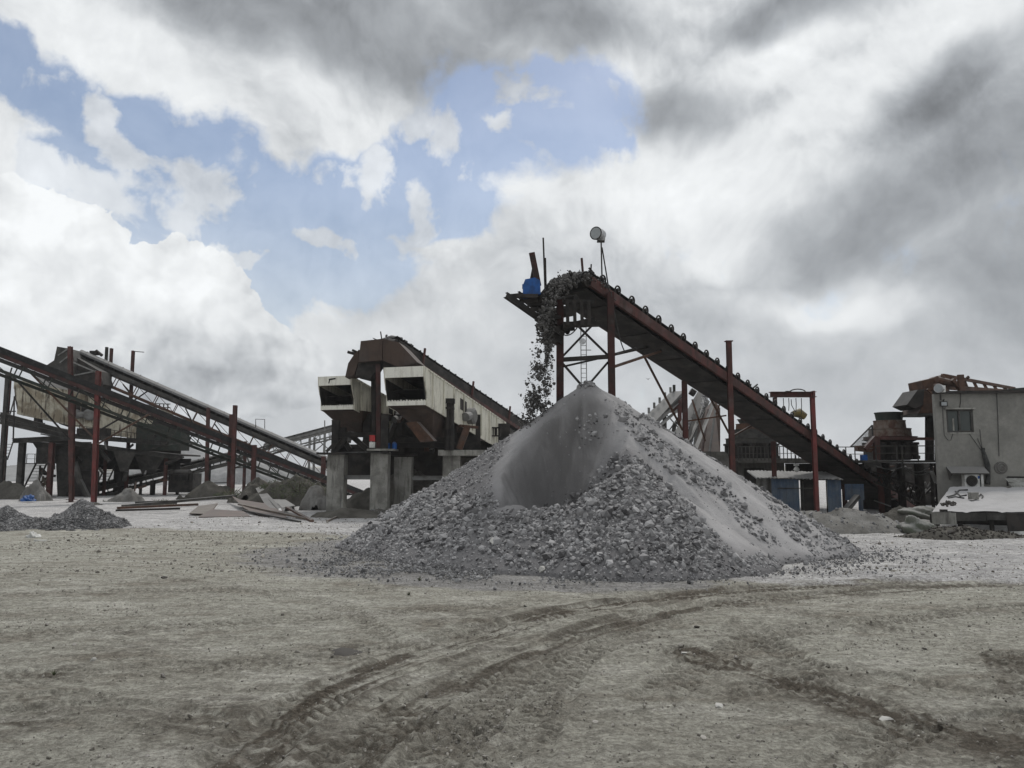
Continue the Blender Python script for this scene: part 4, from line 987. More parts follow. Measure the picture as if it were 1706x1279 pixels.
# hoppers under the screens
def hopper(t, px, d, name='hopper', mat='brownbox', dep=2.4):
    """px: four photo points, top-left, top-right, bottom-right, bottom-left of the front face"""
    a, b_, c_, e = [P(x, y, d) for x, y in px]
    vs = [a, b_, c_, e]; bk = Vector((.30, .954, 0)) * dep
    mid = [a + bk, b_ + bk, c_ + bk * .75, e + bk * .75]; c2 = [c_ + bk * .30, e + bk * .30]
    MB().add([a, b_, c_ + bk * .25, e + bk * .25] + mid, [(0, 1, 2, 3), (7, 6, 5, 4), (0, 4, 5, 1), (1, 5, 6, 2), (2, 6, 7, 3), (3, 7, 4, 0)]).build(name, mat, t)
stn = thing('screen_platform', G(640, 850), 'concrete pillars and dark steel frame carrying the cream screens', 'platform')
hopper(stn, [(537, 684), (604, 684), (585, 720), (558, 716)], 37.2, mat='brownbox', dep=4)
hopper(stn, [(657, 682), (722, 680), (704, 728), (676, 712)], 34.6, mat='brownbox', dep=4.5)
m = MB(); m.prism([P(676, 704, 34.3), P(694, 702, 34.3), P(723, 734, 34.6), P(700, 736, 34.6)], (.1, .5, 0)); m.build('discharge_chute', 'rust', stn)
for (x0, x1, yt, dd_) in [(545, 574, 757, 35.6), (617, 647, 753, 35.6), (656, 686, 761, 37.0), (737, 767, 758, 36.4)]:
    a, b_ = P(x0, yt, dd_), P(x1, yt, dd_); w = b_.x - a.x; m = MB()
    m.box(((a.x + b_.x) / 2, dd_ + w / 2, a.z / 2 - .1), (w * .96, w, a.z + .2)); m.build('concrete_pillar', 'concrete', stn)
    for kk in range(4): pass
for (x0, x1, y, dd_) in [(527, 577, 755, 35.3), (611, 657, 749, 35.2), (641, 690, 757, 36.8)]:
    a, b_ = P(x0, y, dd_), P(x1, y, dd_); w = b_.x - a.x; MB().box(((a.x + b_.x) / 2, dd_ + .65, a.z), (w, 1.3, .09)).build('cap_slab', 'dark' if x0 != 611 else 'concrete', stn)
a, b_ = P(730, 753, 36.0), P(838, 755, 36.0)
m = MB(); m.box(((a.x + b_.x) / 2, 36.0 + 1.6, (a.z + b_.z) / 2), (b_.x - a.x, 3.2, .26)); m.build('cap_slab', 'concrete', stn)
a, b_ = P(768, 762, 38.0), P(850, 762, 38.0); m = MB(); m.box(((a.x + b_.x) / 2, 38.4, a.z / 2), (b_.x - a.x, .5, a.z)); m.build('back_wall', 'concrete_dark', stn)
a, b_ = P(575, 795, 35.9), P(617, 795, 35.9)
MB().hbeam(a, b_, .16, .2, UP).build('tie_beam', 'greydust', stn)
MB().hbeam(P(687, 796, 36.6), P(737, 796, 36.6), .16, .2, UP).build('tie_beam', 'greydust', stn)
# dark steel frame between the caps and the screens
m = MB()
for (x, yt, dd_) in [(560, 700, 36.2), (571, 712, 37.5), (612, 690, 38.), (642, 690, 35.4), (668, 735, 37.), (748, 668, 36.4), (755, 672, 37.6), (735, 700, 38)]:
    a = P(x, yt, dd_); zb = P(x, 755, dd_).z; MB().hbeam((a.x, dd_, zb), (a.x, dd_, a.z), .34, .3, (0, 1, 0)).build('frame_leg', 'dark', stn)
m = MB()
for (a, b_) in [((555, 724, 36.1), (648, 724, 36.1)), ((553, 749, 36.4), (660, 748, 36.4)), ((650, 733, 36.0), (760, 733, 36.2)), ((575, 729, 36.), (560, 750, 36.)), ((585, 725, 36.2), (612, 749, 36.2)), ((583, 749, 36.3), (571, 731, 36.3)), ((660, 741, 36.2), (745, 741, 36.3)), ((755, 670, 36.5), (738, 672, 36.5))]:
    MB().hbeam(P(*a), P(*b_), .22, .24, UP).build('frame_beam', 'dark', stn)
m = MB()
for (x0, x1, y0, y1, dd_) in [(560, 660, 740, 792, 42.), (648, 656, 792, 830, 41.), (660, 745, 736, 793, 42.5), (735, 850, 745, 764, 41.), (687, 737, 798, 840, 43.), (648, 735, 690, 752, 40.5), (590, 650, 690, 722, 42.), (735, 800, 690, 752, 39.5), (795, 850, 705, 752, 43)]:
    a, b_ = P(x0, y0, dd_), P(x1, y1, dd_); MB().box(((a.x + b_.x) / 2, dd_ + .2, (a.z + b_.z) / 2), (b_.x - a.x, .1, a.z - b_.z)).build('sheet_panel', 'dark', stn)
m = MB()
for x in (745, 752): m.tube([P(x, 750, 36.), P(x, 668, 36.)], .13, 10)
m.box(P(748, 668, 36.), (.55, .5, .22)); m.box(P(748, 680, 36.), (.5, .5, .1)); m.build('hydraulic_post', 'dark', stn)
m = MB()   # exciter pulley guard strut
m.bar(P(779, 710, 36.5), P(765, 748, 36.5), .4, .3); m.bar(P(766, 709, 36.4), P(795, 712, 37), .2, .12); m.build('motor_mount', 'rust', stn)
MB().tube([P(560, 754, 35.4), P(620, 753, 35.3), P(652, 756, 35.4)], .03, 5).build('cable', 'cable', stn)
# stacked switch cabinet, half red and half white
t = thing('equipment_cabinet', P(621, 746, 35.5), 'small cabinet, red above and white below, on a pillar cap', 'cabinet')
MB().box(P(620.5, 730, 35.5), (.28, .25, .28)).build('upper_door', pmat('cabinet_red', (.40, .03, .03), (.28, .03, .03), 3, .5, .1, .15), t); MB().box(P(620.5, 741, 35.5), (.28, .25, .26)).build('lower_door', 'white', t)
MB().box(P(615.6, 736, 35.5), (.03, .27, .58)).build('post', 'dark', t)
for x in (646, 657): 
    m = MB(); c = P(x, 741, 35.6); m.tube([c - UP * .2, c + UP * .05, c + UP * .14], [.12, .12, .05], 12); o = m.build('gas_bottle', 'blue'); tag(o, 'small dull blue drum, %s of the pair between the screens' % ('left' if x == 646 else 'right'), 'drum')
# beam hanging rail along screens
# ------------------------------------------------------------------ LEFT PLANT
A3 = P(-60, 565, 39.5); B3 = P(608, 826, 58.5)
cA, A3, B3, d3, s3_, n3_, L3 = conveyor('belt_conveyor', 'long low red railed conveyor crossing the left side in front', A3, B3, 1.2, 'headred', .20, 'black', 26, 'post', None, True, 18, ('rockdark', 500, .03, 0., 1.), lower=(.85, 'green'))
m = MB()   # dark belt skirt
m.prism([A3 + n3_ * .02 - s3_ * .03, B3 + n3_ * .02 - s3_ * .03, B3 + n3_ * .34 - s3_ * .03, A3 + n3_ * .34 - s3_ * .03], s3_ * .02); m.build('belt_skirt', 'black', cA)
for px, yt, dd_, w, pb in [(164, 618, 44.5, .24, 156), (392, 675, 50.4, .24, 386), (424, 741, 51.6, .26, None), (123, 660, 46.5, .2, 118), (385, 690, 52.5, .18, None)]:
    vpost(cA, px, yt, dd_, w, 'red_bright' if px == 164 else 'red', pxb=pb)
brace_l(cA, [((42, 612, 43.), (160, 733, 44.6)), ((162, 740, 44.4), (248, 690, 46.))], .10, 'rust')
brace_l(cA, [((22, 627, 43.), (116, 732, 45.)), ((160, 720, 45), (205, 694, 46.))], .09, 'dark')
# D : conveyor with the light rounded cover
A4 = P(128, 592, 55.); B4 = P(575, 785, 62)
cD, A4, B4, d4, s4, n4_, L4 = conveyor('belt_conveyor', 'conveyor under a long light grey rounded sheet cover, left of the hood', A4, B4, 1.5, 'darkdust', .28, 'black', 30, 'post', None, True, 16, None, cover=('cover', .36), lower=(1.05, 'rust'))
for px, yt, dd_, w, pb in [(117, 577, 50., .24, 119), (347, 679, 57., .22, 343), (222, 584, 58., .2, None), (186, 580, 56.5, .18, None), (539, 760, 58., .3, None), (409, 735, 62, .2, None)]:
    vpost(cD, px, yt, dd_, w, 'red', pxb=pb)
vpost(cD, 178, 578, 57., .17, 'green', z0=6)
vpost(cD, 182, 580, 55.6, .01, 'red', z0=6.5)
brace_l(cD, [((309, 680, 57), (325, 712, 57)), ((357, 705, 57), (375, 730, 57)), ((248, 650, 57), (210, 676, 57)), ((205, 640, 57), (222, 662, 57))], .08, 'dark')
MB().bar(P(222, 585, 58.), P(240, 586.5, 58.), .06, .05).build('lamp_arm', 'dark', cD)
m = MB(); m.tube([P(426, 712, 57), P(426, 698, 57), P(441, 698.5, 57), P(441, 714, 57)], .03, 5); m.build('guard_hoop', 'dark', cD)
MB().box(P(157, 588, 56), (.5, .4, .3)).build('motor', 'dark', cD); m = MB(); m.tube([P(160, 584, 56), P(170, 592, 56)], .12, 8); m.build('motor', 'dark', cD)
# head hood
t = thing('head_hood', G(130, 834), 'dark riveted steel head hood at the top of the grey covered conveyor', 'hood')
m = MB(); m.prism([P(95, 577, 54.), P(118, 581, 54.), P(124, 600, 54.), P(118, 640, 54.), P(72, 612, 54.), P(90, 600, 54.)], (0, 1.8, 0)); m.build('side_plate', 'darkdust', t)
m = MB(); m.prism([P(118, 590, 54.4), P(166, 618, 54.4), P(172, 640, 54.4), P(160, 655, 54.4), P(118, 640, 54.4)], (0, 1.4, 0)); m.build('chute', 'dark', t)
for (a, b_) in [((97, 592, 53.9), (116, 579, 53.9)), ((100, 604, 53.9), (118, 590, 53.9)), ((118, 602, 53.9), (165, 622, 53.9)), ((124, 625, 53.9), (160, 618, 53.9))]: MB().bar(P(*a), P(*b_), .10, .08).build('frame_bar', 'greydust', t)
# E : rusty cream screen on its deck
s3s, Q3, sd3, dv3, Ld3 = screen('vibrating_screen', 'rust streaked cream screen behind the long red conveyor at left', P(27, 690, 55.), 1.4, 2.4, (.93, .37, 0), 10.5, 2.1, True)
for o in s3s.children:
    if o.name.startswith(('side_panel', 'front_panel', 'stiffener')): o.data.materials[0] = M['creamrust']
m = MB(); a = [P(60, 628, 56.2), P(120, 690, 54.6), P(178, 704, 56.), P(160, 660, 57.), P(110, 630, 57.5)]
m.prism(a, (0, .1, .08)); m.build('top_sheet', 'darkdust', s3s)
m = MB(); m.prism([P(125, 655, 56.), P(150, 665, 56.), P(180, 702, 56.), P(172, 712, 56.), P(128, 700, 56.)], (0, .2, 0)); m.build('side_sheet', 'darkdust', s3s)
for px, py in [(43, 681), (64, 697)]:
    m = MB(); c = P(px, py, 54.6); m.tube([c - UP * .3, c + UP * .3], [.30, .26], 10); m.box(c + UP * .34, (.7, .5, .08)); m.box(c - UP * .34, (.7, .5, .08)); m.build('spring_seat', 'dark', s3s)
for (x0, y0, x1, y1, dd_) in [(168, 690, 216, 726, 57.5), (220, 704, 232, 735, 58.), (184, 690, 214, 724, 58.5)]:
    a, b_ = P(x0, y0, dd_), P(x1, y1, dd_); MB().box(((a.x + b_.x) / 2, dd_, (a.z + b_.z) / 2), (b_.x - a.x, .8, a.z - b_.z)).build('rear_panel', 'creamrust' if dd_ < 58.2 else 'rust', s3s)
# steel deck with hoppers, legs
t = thing('screen_platform', G(120, 832), 'dark steel platform with hanging hoppers under the rusty cream screen', 'platform'); dk = t
m = MB()
for (a, b_) in [((22, 734, 53.), (115, 729, 53.)), ((70, 731, 53.), (298, 762, 57.)), ((0, 690, 52.), (118, 722, 53.)), ((0, 702, 52.), (118, 728, 53.)), ((118, 726, 53.), (300, 740, 57.)), ((0, 696, 55), (118, 720, 55))]: m.hbeam(P(*a), P(*b_), .35, .32, UP)
m.build('deck_beam', 'darkdust', t)
m = MB(); a, b_ = P(30, 733, 53.4), P(298, 757, 57.4); m.prism([a, b_, b_ + Vector((0, 4, 0)), a + Vector((0, 4, 0))], (0, 0, -.12)); m.build('deck_plate', 'dark', t)
def ztop(x): return 735 + (x - 60) * .115
for (x0, x1, xb0, xb1, yb, dd_) in [(52, 92, 84, 92, 782, 54.), (92, 118, 96, 112, 835, 54.5), (118, 165, 126, 162, 835, 55.5), (188, 226, 200, 212, 785, 55.), (222, 275, 236, 258, 788, 56.5), (150, 200, 150, 180, 775, 57)]:
    vs = [P(x0, ztop(x0), dd_), P(x1, ztop(x1), dd_), P(xb1, yb, dd_ + .6), P(xb0, yb, dd_ + .6), P(x0, ztop(x0), dd_ + 3), P(x1, ztop(x1), dd_ + 3), P(xb1, yb, dd_ + 1.8), P(xb0, yb, dd_ + 1.8)]
    MB().add(vs, [(0, 1, 2, 3), (7, 6, 5, 4), (0, 4, 5, 1), (1, 5, 6, 2), (2, 6, 7, 3), (3, 7, 4, 0)]).build('hopper', 'darkdust', t)
for px, yt, dd_, w, mt in [(38, 734, 53.5, .36, 'darkdust'), (87, 737, 53.2, .30, 'red'), (277, 760, 57., .2, 'red'), (298, 760, 59., .18, 'dark'), (235, 800, 58, .16, 'dark'), (255, 800, 58, .28, 'dark'), (200, 780, 58, .6, 'dark'), (206, 790, 59, .5, 'dark'), (67, 775, 55., .1, 'dark')]:
    vpost(t, px, yt, dd_, w, mt, name='leg')
for (x0, x1, y0, y1, dd_) in [(62, 150, 736, 772, 58.5), (150, 300, 748, 782, 59.5), (100, 160, 772, 826, 59.), (300, 318, 764, 772, 59)]:
    a, b_ = P(x0, y0, dd_), P(x1, y1, dd_); MB().box(((a.x + b_.x) / 2, dd_, (a.z + b_.z) / 2), (b_.x - a.x, .1, a.z - b_.z)).build('back_plate', 'dark', t)
m = MB(); c = P(145, 800, 54.5); m.tube([P(124, 770, 54.4), P(132, 800, 54.4), P(148, 832, 54.4)], .22, 8); m.build('chute_pipe', 'darkdust', t)
m = MB(); a = P(118, 790, 55.4); m.prism([P(118, 782, 55.), P(162, 785, 55.), P(162, 834, 55.), P(108, 834, 55.)], (0, .3, 0)); m.build('chute_plate', 'dark', t)
def railing(t, a, b_, h, n, mat='dark', name='railing', th=.035):
    a, b_ = Vector(a), Vector(b_); m = MB()
    for k in range(n + 1):
        p = a.lerp(b_, k / n); m.bar(p, p + UP * h, th, th)
    m.bar(a + UP * h, b_ + UP * h, th, th); m.bar(a + UP * h * .5, b_ + UP * h * .5, th * .7, th * .7); return m.build(name, mat, t)
railing(t, P(120, 726, 52.8), P(298, 748, 56.8), .75, 16)
m = MB()
for (x0, y0, x1, y1, dd_, mt) in [(228, 706, 300, 750, 56.4, 'green')]:
    a, b_ = P(x0, y0, dd_), P(x1, y1, dd_); m.box(((a.x + b_.x) / 2, dd_ + .8, (a.z + b_.z) / 2), (b_.x - a.x, 1.6, a.z - b_.z))
m.build('feed_box', 'green', t)
m = MB(); a, b_ = P(128, 712, 55.2), P(175, 728, 55.2)
m.box(((a.x + b_.x) / 2, 55.6, (a.z + b_.z) / 2), (b_.x - a.x, .8, .6)); m.build('feed_box', 'dark', t)
def ladder(t, a, b_, w, n, mat, name='stair'):
    a, b_ = Vector(a), Vector(b_); sd = Vector((w, 0, 0)); m = MB(); m.bar(a, b_, .05, .12); m.bar(a + sd, b_ + sd, .05, .12)
    for k in range(1, n): p = a.lerp(b_, k / n); m.bar(p + Vector((.03, 0, 0)), p + sd - Vector((.03, 0, 0)), .16, .03)
    return m.build(name, mat, t)
ladder(t, P(40, 812, 53.), P(61, 770, 54.), .75, 8, 'dark'); ladder(t, P(163, 803, 56), P(177, 774, 57), .7, 6, 'dark'); ladder(t, P(0, 765, 52), P(10, 735, 53), .5, 6, 'dark')
railing(t, P(44, 772, 53), P(84, 772, 53.2), .65, 3)
m = MB(); m.bar(P(42, 772, 53), P(84, 772, 53.2), .5, .06); m.build('landing', 'dark', t)
# slim towers far left
t = thing('conveyor_trestle', G(12, 830), 'pair of thin red and grey trestle legs at the far left edge', 'trestle')
for px, yt, dd_, w, mt in [(13, 623, 52, .22, 'darkdust'), (17, 625, 54, .16, 'red'), (9, 760, 54, .15, 'darkdust')]: vpost(t, px, yt, dd_, w, mt, name='leg')
for (a, b_) in [((11, 685, 52), (26, 685, 52)), ((14, 700, 52), (25, 660, 53)), ((24, 660, 52), (22, 735, 52)), ((11, 640, 53), (20, 612, 53))]: MB().bar(P(*a), P(*b_), .07, .07).build('brace', 'dark', t)
# F : low inclined conveyor beneath
cF = conveyor('belt_conveyor', 'low dark conveyor rising rightwards beneath the left platform', P(392, 757, 66), P(120, 822, 55.), 1.0, 'darkdust', .3, 'black', 16, 'post', None, True, 10, ('rockdark', 200, .04, 0., 1.), lower=(.7, 'darkdust'))[0]
for px, yt, dd_ in [(277, 790, 61), (350, 772, 64), (322, 785, 62)]: vpost(cF, px, yt, dd_, .14, 'dark')
# machine under F on the right
t = thing('crusher_unit', G(300, 829), 'low black crusher unit half hidden by red posts at left', 'crusher')
m = MB(); a, b_ = P(283, 790, 58.), P(322, 829, 58.); m.box(((a.x + b_.x) / 2, 58.6, .9), (b_.x - a.x, 1.6, 1.4)); m.build('body', 'dark', t)
m = MB(); c = P(303, 792, 58); m.tube([c + Vector((-.5, 0, 0)), c + Vector((.6, 0, 0))], .45, 14); m.build('drum', 'dark', t)
railing(t, P(283, 800, 57.5), P(324, 800, 57.5), .5, 6)
# G : far lattice conveyor
cG = conveyor('belt_conveyor', 'distant pale lattice conveyor just left of the pillars', P(600, 698, 84), P(440, 740, 92), 1.4, 'greydust', .3, 'greydust', 10, 'post', None, True, 10, None, lower=(1.1, 'greydust'))[0]
for px, yt, dd_ in [(541, 722, 86), (516, 730, 88), (524, 728, 89)]: vpost(cG, px, yt, dd_, .22, 'greydust')
brace_l(cG, [((524, 728, 87), (552, 752, 87)), ((552, 728, 87), (524, 752, 87)), ((541, 720, 86), (541, 700, 86))], .1, 'greydust')
# second far one between the covered conveyor and the red one
cH = conveyor('belt_conveyor', 'faint distant conveyor crossing behind the left red posts', P(470, 735, 80), P(380, 768, 78), 1.2, 'darkdust', .3, 'greydust', 8, 'post', None, True, 8, None, lower=(.9, 'darkdust'))[0]
vpost(cH, 408, 757, 79, .2, 'darkdust')
m = MB(); m.bar(P(343, 805, 57), P(388, 803, 57), .06, .06); m.build('tie_rod', 'dark', cD); m = MB(); m.bar(P(390, 779, 52), P(424, 779, 52), .06, .06); m.build('tie_rod', 'dark', cA)
# head boxes seen between conveyors
t = thing('chute_box', P(250, 700, 62), 'small ribbed grey chute box seen above the red conveyor at left', 'chute')
m = MB(); m.corr(P(243, 686, 62) - UP * .8, (1, 0, 0), UP, .9, 1.4, .2, .06); m.build('ribbed_panel', 'greydust', t)
m = MB()
for k in range(4): m.tube([P(258 + k * 7, 686, 62), P(259 + k * 7, 672, 62)], .05, 6)
for k in range(3): m.bar(P(256, 672 + k * 6, 62), P(284, 673 + k * 6, 62), .06, .06)
m.build('frame', 'darkdust', t)

# ------------------------------------------------------------------ CENTRE-RIGHT, behind the pile
t = thing('lattice_mast', P(972, 760, 60).xy.to_3d(), 'thin pale lattice mast seen through the trestle under the conveyor head', 'mast')
m = MB(); x0, x1 = P(968, 600, 60).x, P(977, 600, 60).x; zt = P(970, 545, 60).z
for x in (x0, x1): m.tube([(x, 60, 0), (x, 60, zt)], .035, 6)
for k in range(34): z = 1 + k * (zt - 1) / 33; m.bar((x0, 60, z), (x1, 60, z), .04, .04)
m.build('ladder_frame', 'greydust', t)
for px, py in [(972, 541), (983, 539), (970, 569)]:
    m = MB(); c = P(px, py, 60); m.tube([c - Vector((0, .2, 0)), c, c + Vector((0, .25, 0))], [.26, .24, .1], 12); m.build('lamp', 'silver', t)
MB().bar(P(967, 583, 60), P(985, 583, 60), .06, .06).build('cross_arm', 'greydust', t)
m = MB(); m.bar(P(969, 560, 60), P(984, 545, 60), .05); m.build('cross_arm', 'greydust', t)

t = thing('belt_conveyor', P(1100, 760, 44).xy.to_3d(), 'dust coated conveyor rising just right of the pile peak', 'conveyor')
def slab(t, px, th, mat, nm): MB().prism([P(x, y, d_) for x, y, d_ in px], th).build(nm, mat, t)
slab(t, [(1066, 702, 42), (1118, 652, 46), (1139, 651, 46.6), (1090, 704, 42.5)], (0, .1, -.25), 'greydust', 'dusty_belt')
slab(t, [(1078, 710, 42.1), (1140, 657, 46.2), (1140, 664, 46.2), (1084, 716, 42.1)], (.05, .2, 0), 'darkdust', 'side_rail')
slab(t, [(1086, 716, 42.3), (1140, 671, 46.2), (1140, 676, 46.2), (1090, 720, 42.3)], (.05, .2, 0), 'greydust', 'side_rail')
slab(t, [(1120, 672, 45.5), (1142, 660, 45.5), (1142, 686, 45.5), (1120, 686, 45.5)], (.0, .8, 0), 'red', 'head_chute')
for k in range(6):
    m = MB(); p = P(1072 + k * 9, 694 - k * 8.6, 42 + k * .7); m.tube([p - UP * .1, p + UP * .22], .07, 6); m.build('idler', 'greydust', t)
MB().bar(P(1123, 652, 46), P(1123, 641, 46), .18, .14).build('upright', 'green', t)
for px, yt in [(1107, 690), (1132, 676)]: vpost(t, px, yt, 44.5, .2, 'darkdust' if px == 1107 else 'red')
brace_l(t, [((1110, 724, 44.5), (1132, 692, 44.5)), ((1110, 690, 44.6), (1130, 712, 44.6))], .06, 'darkdust')
m = MB(); m.tube([P(1122, 720, 44), P(1124, 706, 44), P(1128, 704, 44)], .12, 8); m.build('pipe', 'darkdust', t)
t = thing('belt_conveyor', P(1150, 790, 40).xy.to_3d(), 'steep rubble strewn conveyor climbing left of the tall red post', 'conveyor')
slab(t, [(1112, 740, 38), (1163, 651, 44), (1178, 655, 44.2), (1150, 742, 38.4), (1136, 790, 37)], (0, .15, -.25), 'greydust', 'dusty_belt')
slab(t, [(1165, 650, 43.9), (1182, 668, 43.9), (1152, 730, 38.2), (1140, 745, 38.0), (1140, 735, 38.), (1156, 690, 41.)], (.1, .3, 0), 'darkdust', 'side_sheet')
slab(t, [(1153, 752, 36.5), (1187, 668, 41.5), (1191, 672, 41.6), (1160, 754, 36.6)], (.05, .2, 0), 'greydust', 'side_rail')
slab(t, [(1160, 700, 42.), (1190, 665, 43.), (1200, 680, 42.), (1200, 760, 40), (1160, 756, 40)], (.0, .3, 0), 'rust', 'side_sheet')
for px in (1165, 1180, 1192): MB().bar(P(px, 680 + (px - 1160) * .1, 41), P(px - 10, 752, 40), .09, .09).build('brace', 'greydust' if px != 1180 else 'red', t)
n = 900; u = rng.random(n); s_ = rng.random(n)
pp = np.array([P(1128 + 42 * a + 18 * b_ * (1 - .4 * a), 745 - 90 * a + 3 * b_, 38.2 + 5.8 * a + .2) + Vector((0, -.1, .06)) - t.location for a, b_ in zip(u, s_)])
o = rock_cloud('rubble', pp, np.clip(rng.lognormal(math.log(.05), .4, n), .02, .14), 'rock', t); o['kind'] = 'stuff'
m = MB(); m.tube([P(1150, 651, 43), P(1158, 656, 43)], .2, 8); m.build('drum', 'dark', t)
# dusty block beside the tall post
a, b_ = P(1146, 752, 28.6), P(1215, 756, 28.6)
m = MB(); w = b_.x - a.x
prof = [(0, 0), (w, 0), (w, a.z * .90), (w * .97, a.z * .96), (w * .88, a.z), (w * .1, a.z), (0, a.z * .97)]
m.prism([(a.x + x, 28.6, z) for x, z in prof], (0, 2.2, 0)); o = m.build('concrete_bunker', 'concrete_dark'); tag(o, 'dust topped concrete block behind the pile by the tall red post', 'concrete block')
for k in range(4): pass

# ------------------------------------------------------------------ crusher platform on the right
t = thing('crusher_platform', G(1400, 852), 'long dark concrete and steel platform under the two crushers', 'platform')
a, b_ = P(1222, 768, 37.5), P(1566, 768, 35.)
def wallrect(m, x0, y0, x1, y1, dd_, th=.2):
    a, b_ = P(x0, y0, dd_), P(x1, y1, dd_); m.box(((a.x + b_.x) / 2, dd_ + th / 2, (a.z + b_.z) / 2), (b_.x - a.x, th, a.z - b_.z))
def deckslab(m, x0, x1, y, dd_, depth, th):
    a, b_ = P(x0, y, dd_), P(x1, y, dd_); m.box(((a.x + b_.x) / 2, dd_ + depth / 2, a.z), (b_.x - a.x, depth, th))
m = MB(); deckslab(m, 1222, 1350, 767, 37.5, 5, .22); deckslab(m, 1350, 1440, 769, 37.5, 4, .14); m.build('deck', 'concrete_dark', t)
m = MB(); deckslab(m, 1440, 1566, 768.5, 33.5, 5, .10); m.build('deck', 'darkdust', t)
m = MB(); wallrect(m, 1222, 770, 1310, 862, 38.2, .3); m.build('base_wall', 'concrete_dark', t)
m = MB(); wallrect(m, 1310, 772, 1440, 800, 39, .2); m.build('dark_wall', 'dark', t); m = MB(); wallrect(m, 1395, 800, 1440, 815, 38.6, .2); m.build('dark_wall', 'dark', t); m = MB(); wallrect(m, 1240, 780, 1275, 862, 38.1, .05); m.build('dark_wall', 'dark', t); m = MB(); wallrect(m, 1440, 771, 1566, 838, 43, .2); wallrect(m, 1478, 838, 1488, 850, 43, .2); wallrect(m, 1504, 836, 1560, 850, 43, .2); m.build('dark_wall', 'dark', t)
for (x, yt, dd_, w) in [(1224, 768, 37.4, .25), (1446, 771, 39.5, .22), (1562, 771, 33.8, .22), (1551, 771, 33.9, .10), (1500, 771, 36, .25), (1530, 771, 36, .3), (1475, 771, 36, .25)]: vpost(t, x, yt, dd_, w, 'dark', name='leg')
m = MB()
for i in range(9):   # lattice below the deck
    x = 1460 + i * 9; m.bar(P(x, 790 + i * 3, 35), P(x + 8, 806 + i * 4, 35), .05); m.bar(P(x + 8, 790 + i * 3, 35), P(x, 806 + i * 4, 35), .05)
m.bar(P(1455, 786, 35), P(1540, 812, 35), .07); m.bar(P(1455, 802, 35), P(1540, 838, 35), .07); m.build('lattice', 'dark', t)
railing(t, P(1224, 767, 37.3), P(1350, 767, 37.3), .68, 20, 'darkdust'); railing(t, P(1350, 768, 37.3), P(1440, 768, 37.3), .68, 6, 'darkdust', th=.04); railing(t, P(1460, 767, 33.4), P(1565, 767, 33.4), .63, 3, 'darkdust', th=.045)
for (a, b_, s_) in [((1460, 776, 33.3), (1503, 778, 33.3), .12), ((1503, 776, 33.3), (1556, 779, 33.3), .35), ((1508, 778, 33.3), (1550, 775, 33.3), .25)]: MB().tube(sag(P(*a), P(*b_), s_), .022, 5).build('cable', 'cable', t)
m = MB(); m.tube([P(1552, 785, 33.2), P(1558, 800, 33.2), P(1566, 806, 33.2)], .09, 8); m.build('hose', 'greydust', t)
m = MB(); m.tube([P(1503, 742, 33.3), P(1504, 792, 33.3)], .03, 6); m.build('pipe', 'darkdust', t)
def crusher(label, cpx, py_, dd_, rings, legs, mats):
    base = P(cpx, py_, dd_); t = thing('cone_crusher', base, label, 'crusher'); S_ = dd_ / 1280
    for (y0, y1, r0, r1, mt, nm) in rings:
        z0, z1 = (py_ - y0) * S_, (py_ - y1) * S_; r0 *= S_; r1 *= S_
        n = 28; prof = [(0, z0), (r0, z0), (r0 * 1.0, z0 + (z1 - z0) * .12), (r0 + (r1 - r0) * .85, z1 - (z1 - z0) * .15), (r1 * 1.03, z1 - (z1 - z0) * .1), (r1 * 1.03, z1), (r1 * .8, z1), (0, z1 - .02)]
        MB().lathe((base.x, dd_ + 1.3, base.z), prof, n).build(nm, mt, t)
    y0, y1, r, cnt = legs
    for k in range(cnt):
        q = 2 * math.pi * (k + .5) / cnt; c = Vector((base.x + r * S_ * math.cos(q), dd_ + 1.3 + r * S_ * math.sin(q), base.z))
        m = MB(); m.tube([c + UP * ((py_ - y0) * S_), c + UP * ((py_ - y1) * S_)], .13, 10); m.tube([c + UP * .05, c + UP * .2], .2, 10); m.tube([c + UP * ((py_ - y1) * S_ - .1), c + UP * ((py_ - y1) * S_)], .19, 10); m.build('hydraulic_cylinder', 'dark', t)
    return t
crusher('farther cone crusher with dusty stepped drum left of the gantry', 1266, 766, 37.8, [(766, 738, 34, 36, 'dark', 'base_drum'), (738, 729, 42, 42, 'darkdust', 'flange'), (729, 714, 33, 33, 'darkdust', 'body_ring'), (714, 704, 25, 24, 'rust', 'upper_ring'), (704, 696, 18, 22, 'darkdust', 'feed_bowl')], (766, 738, 40, 12), None)
crusher('nearer rusty cone crusher with a flared grey bowl beside the building', 1509, 766, 33.9, [(766, 738, 30, 34, 'dark', 'base_drum'), (731, 726, 42, 42, 'red', 'flange'), (738, 731, 30, 44, 'dark', 'flange'), (726, 712, 34, 33, 'tan', 'body_ring'), (712, 698, 26, 25, 'tan', 'upper_ring'), (698, 684, 21, 23, 'green', 'feed_bowl')], (765, 736, 38, 12), None)
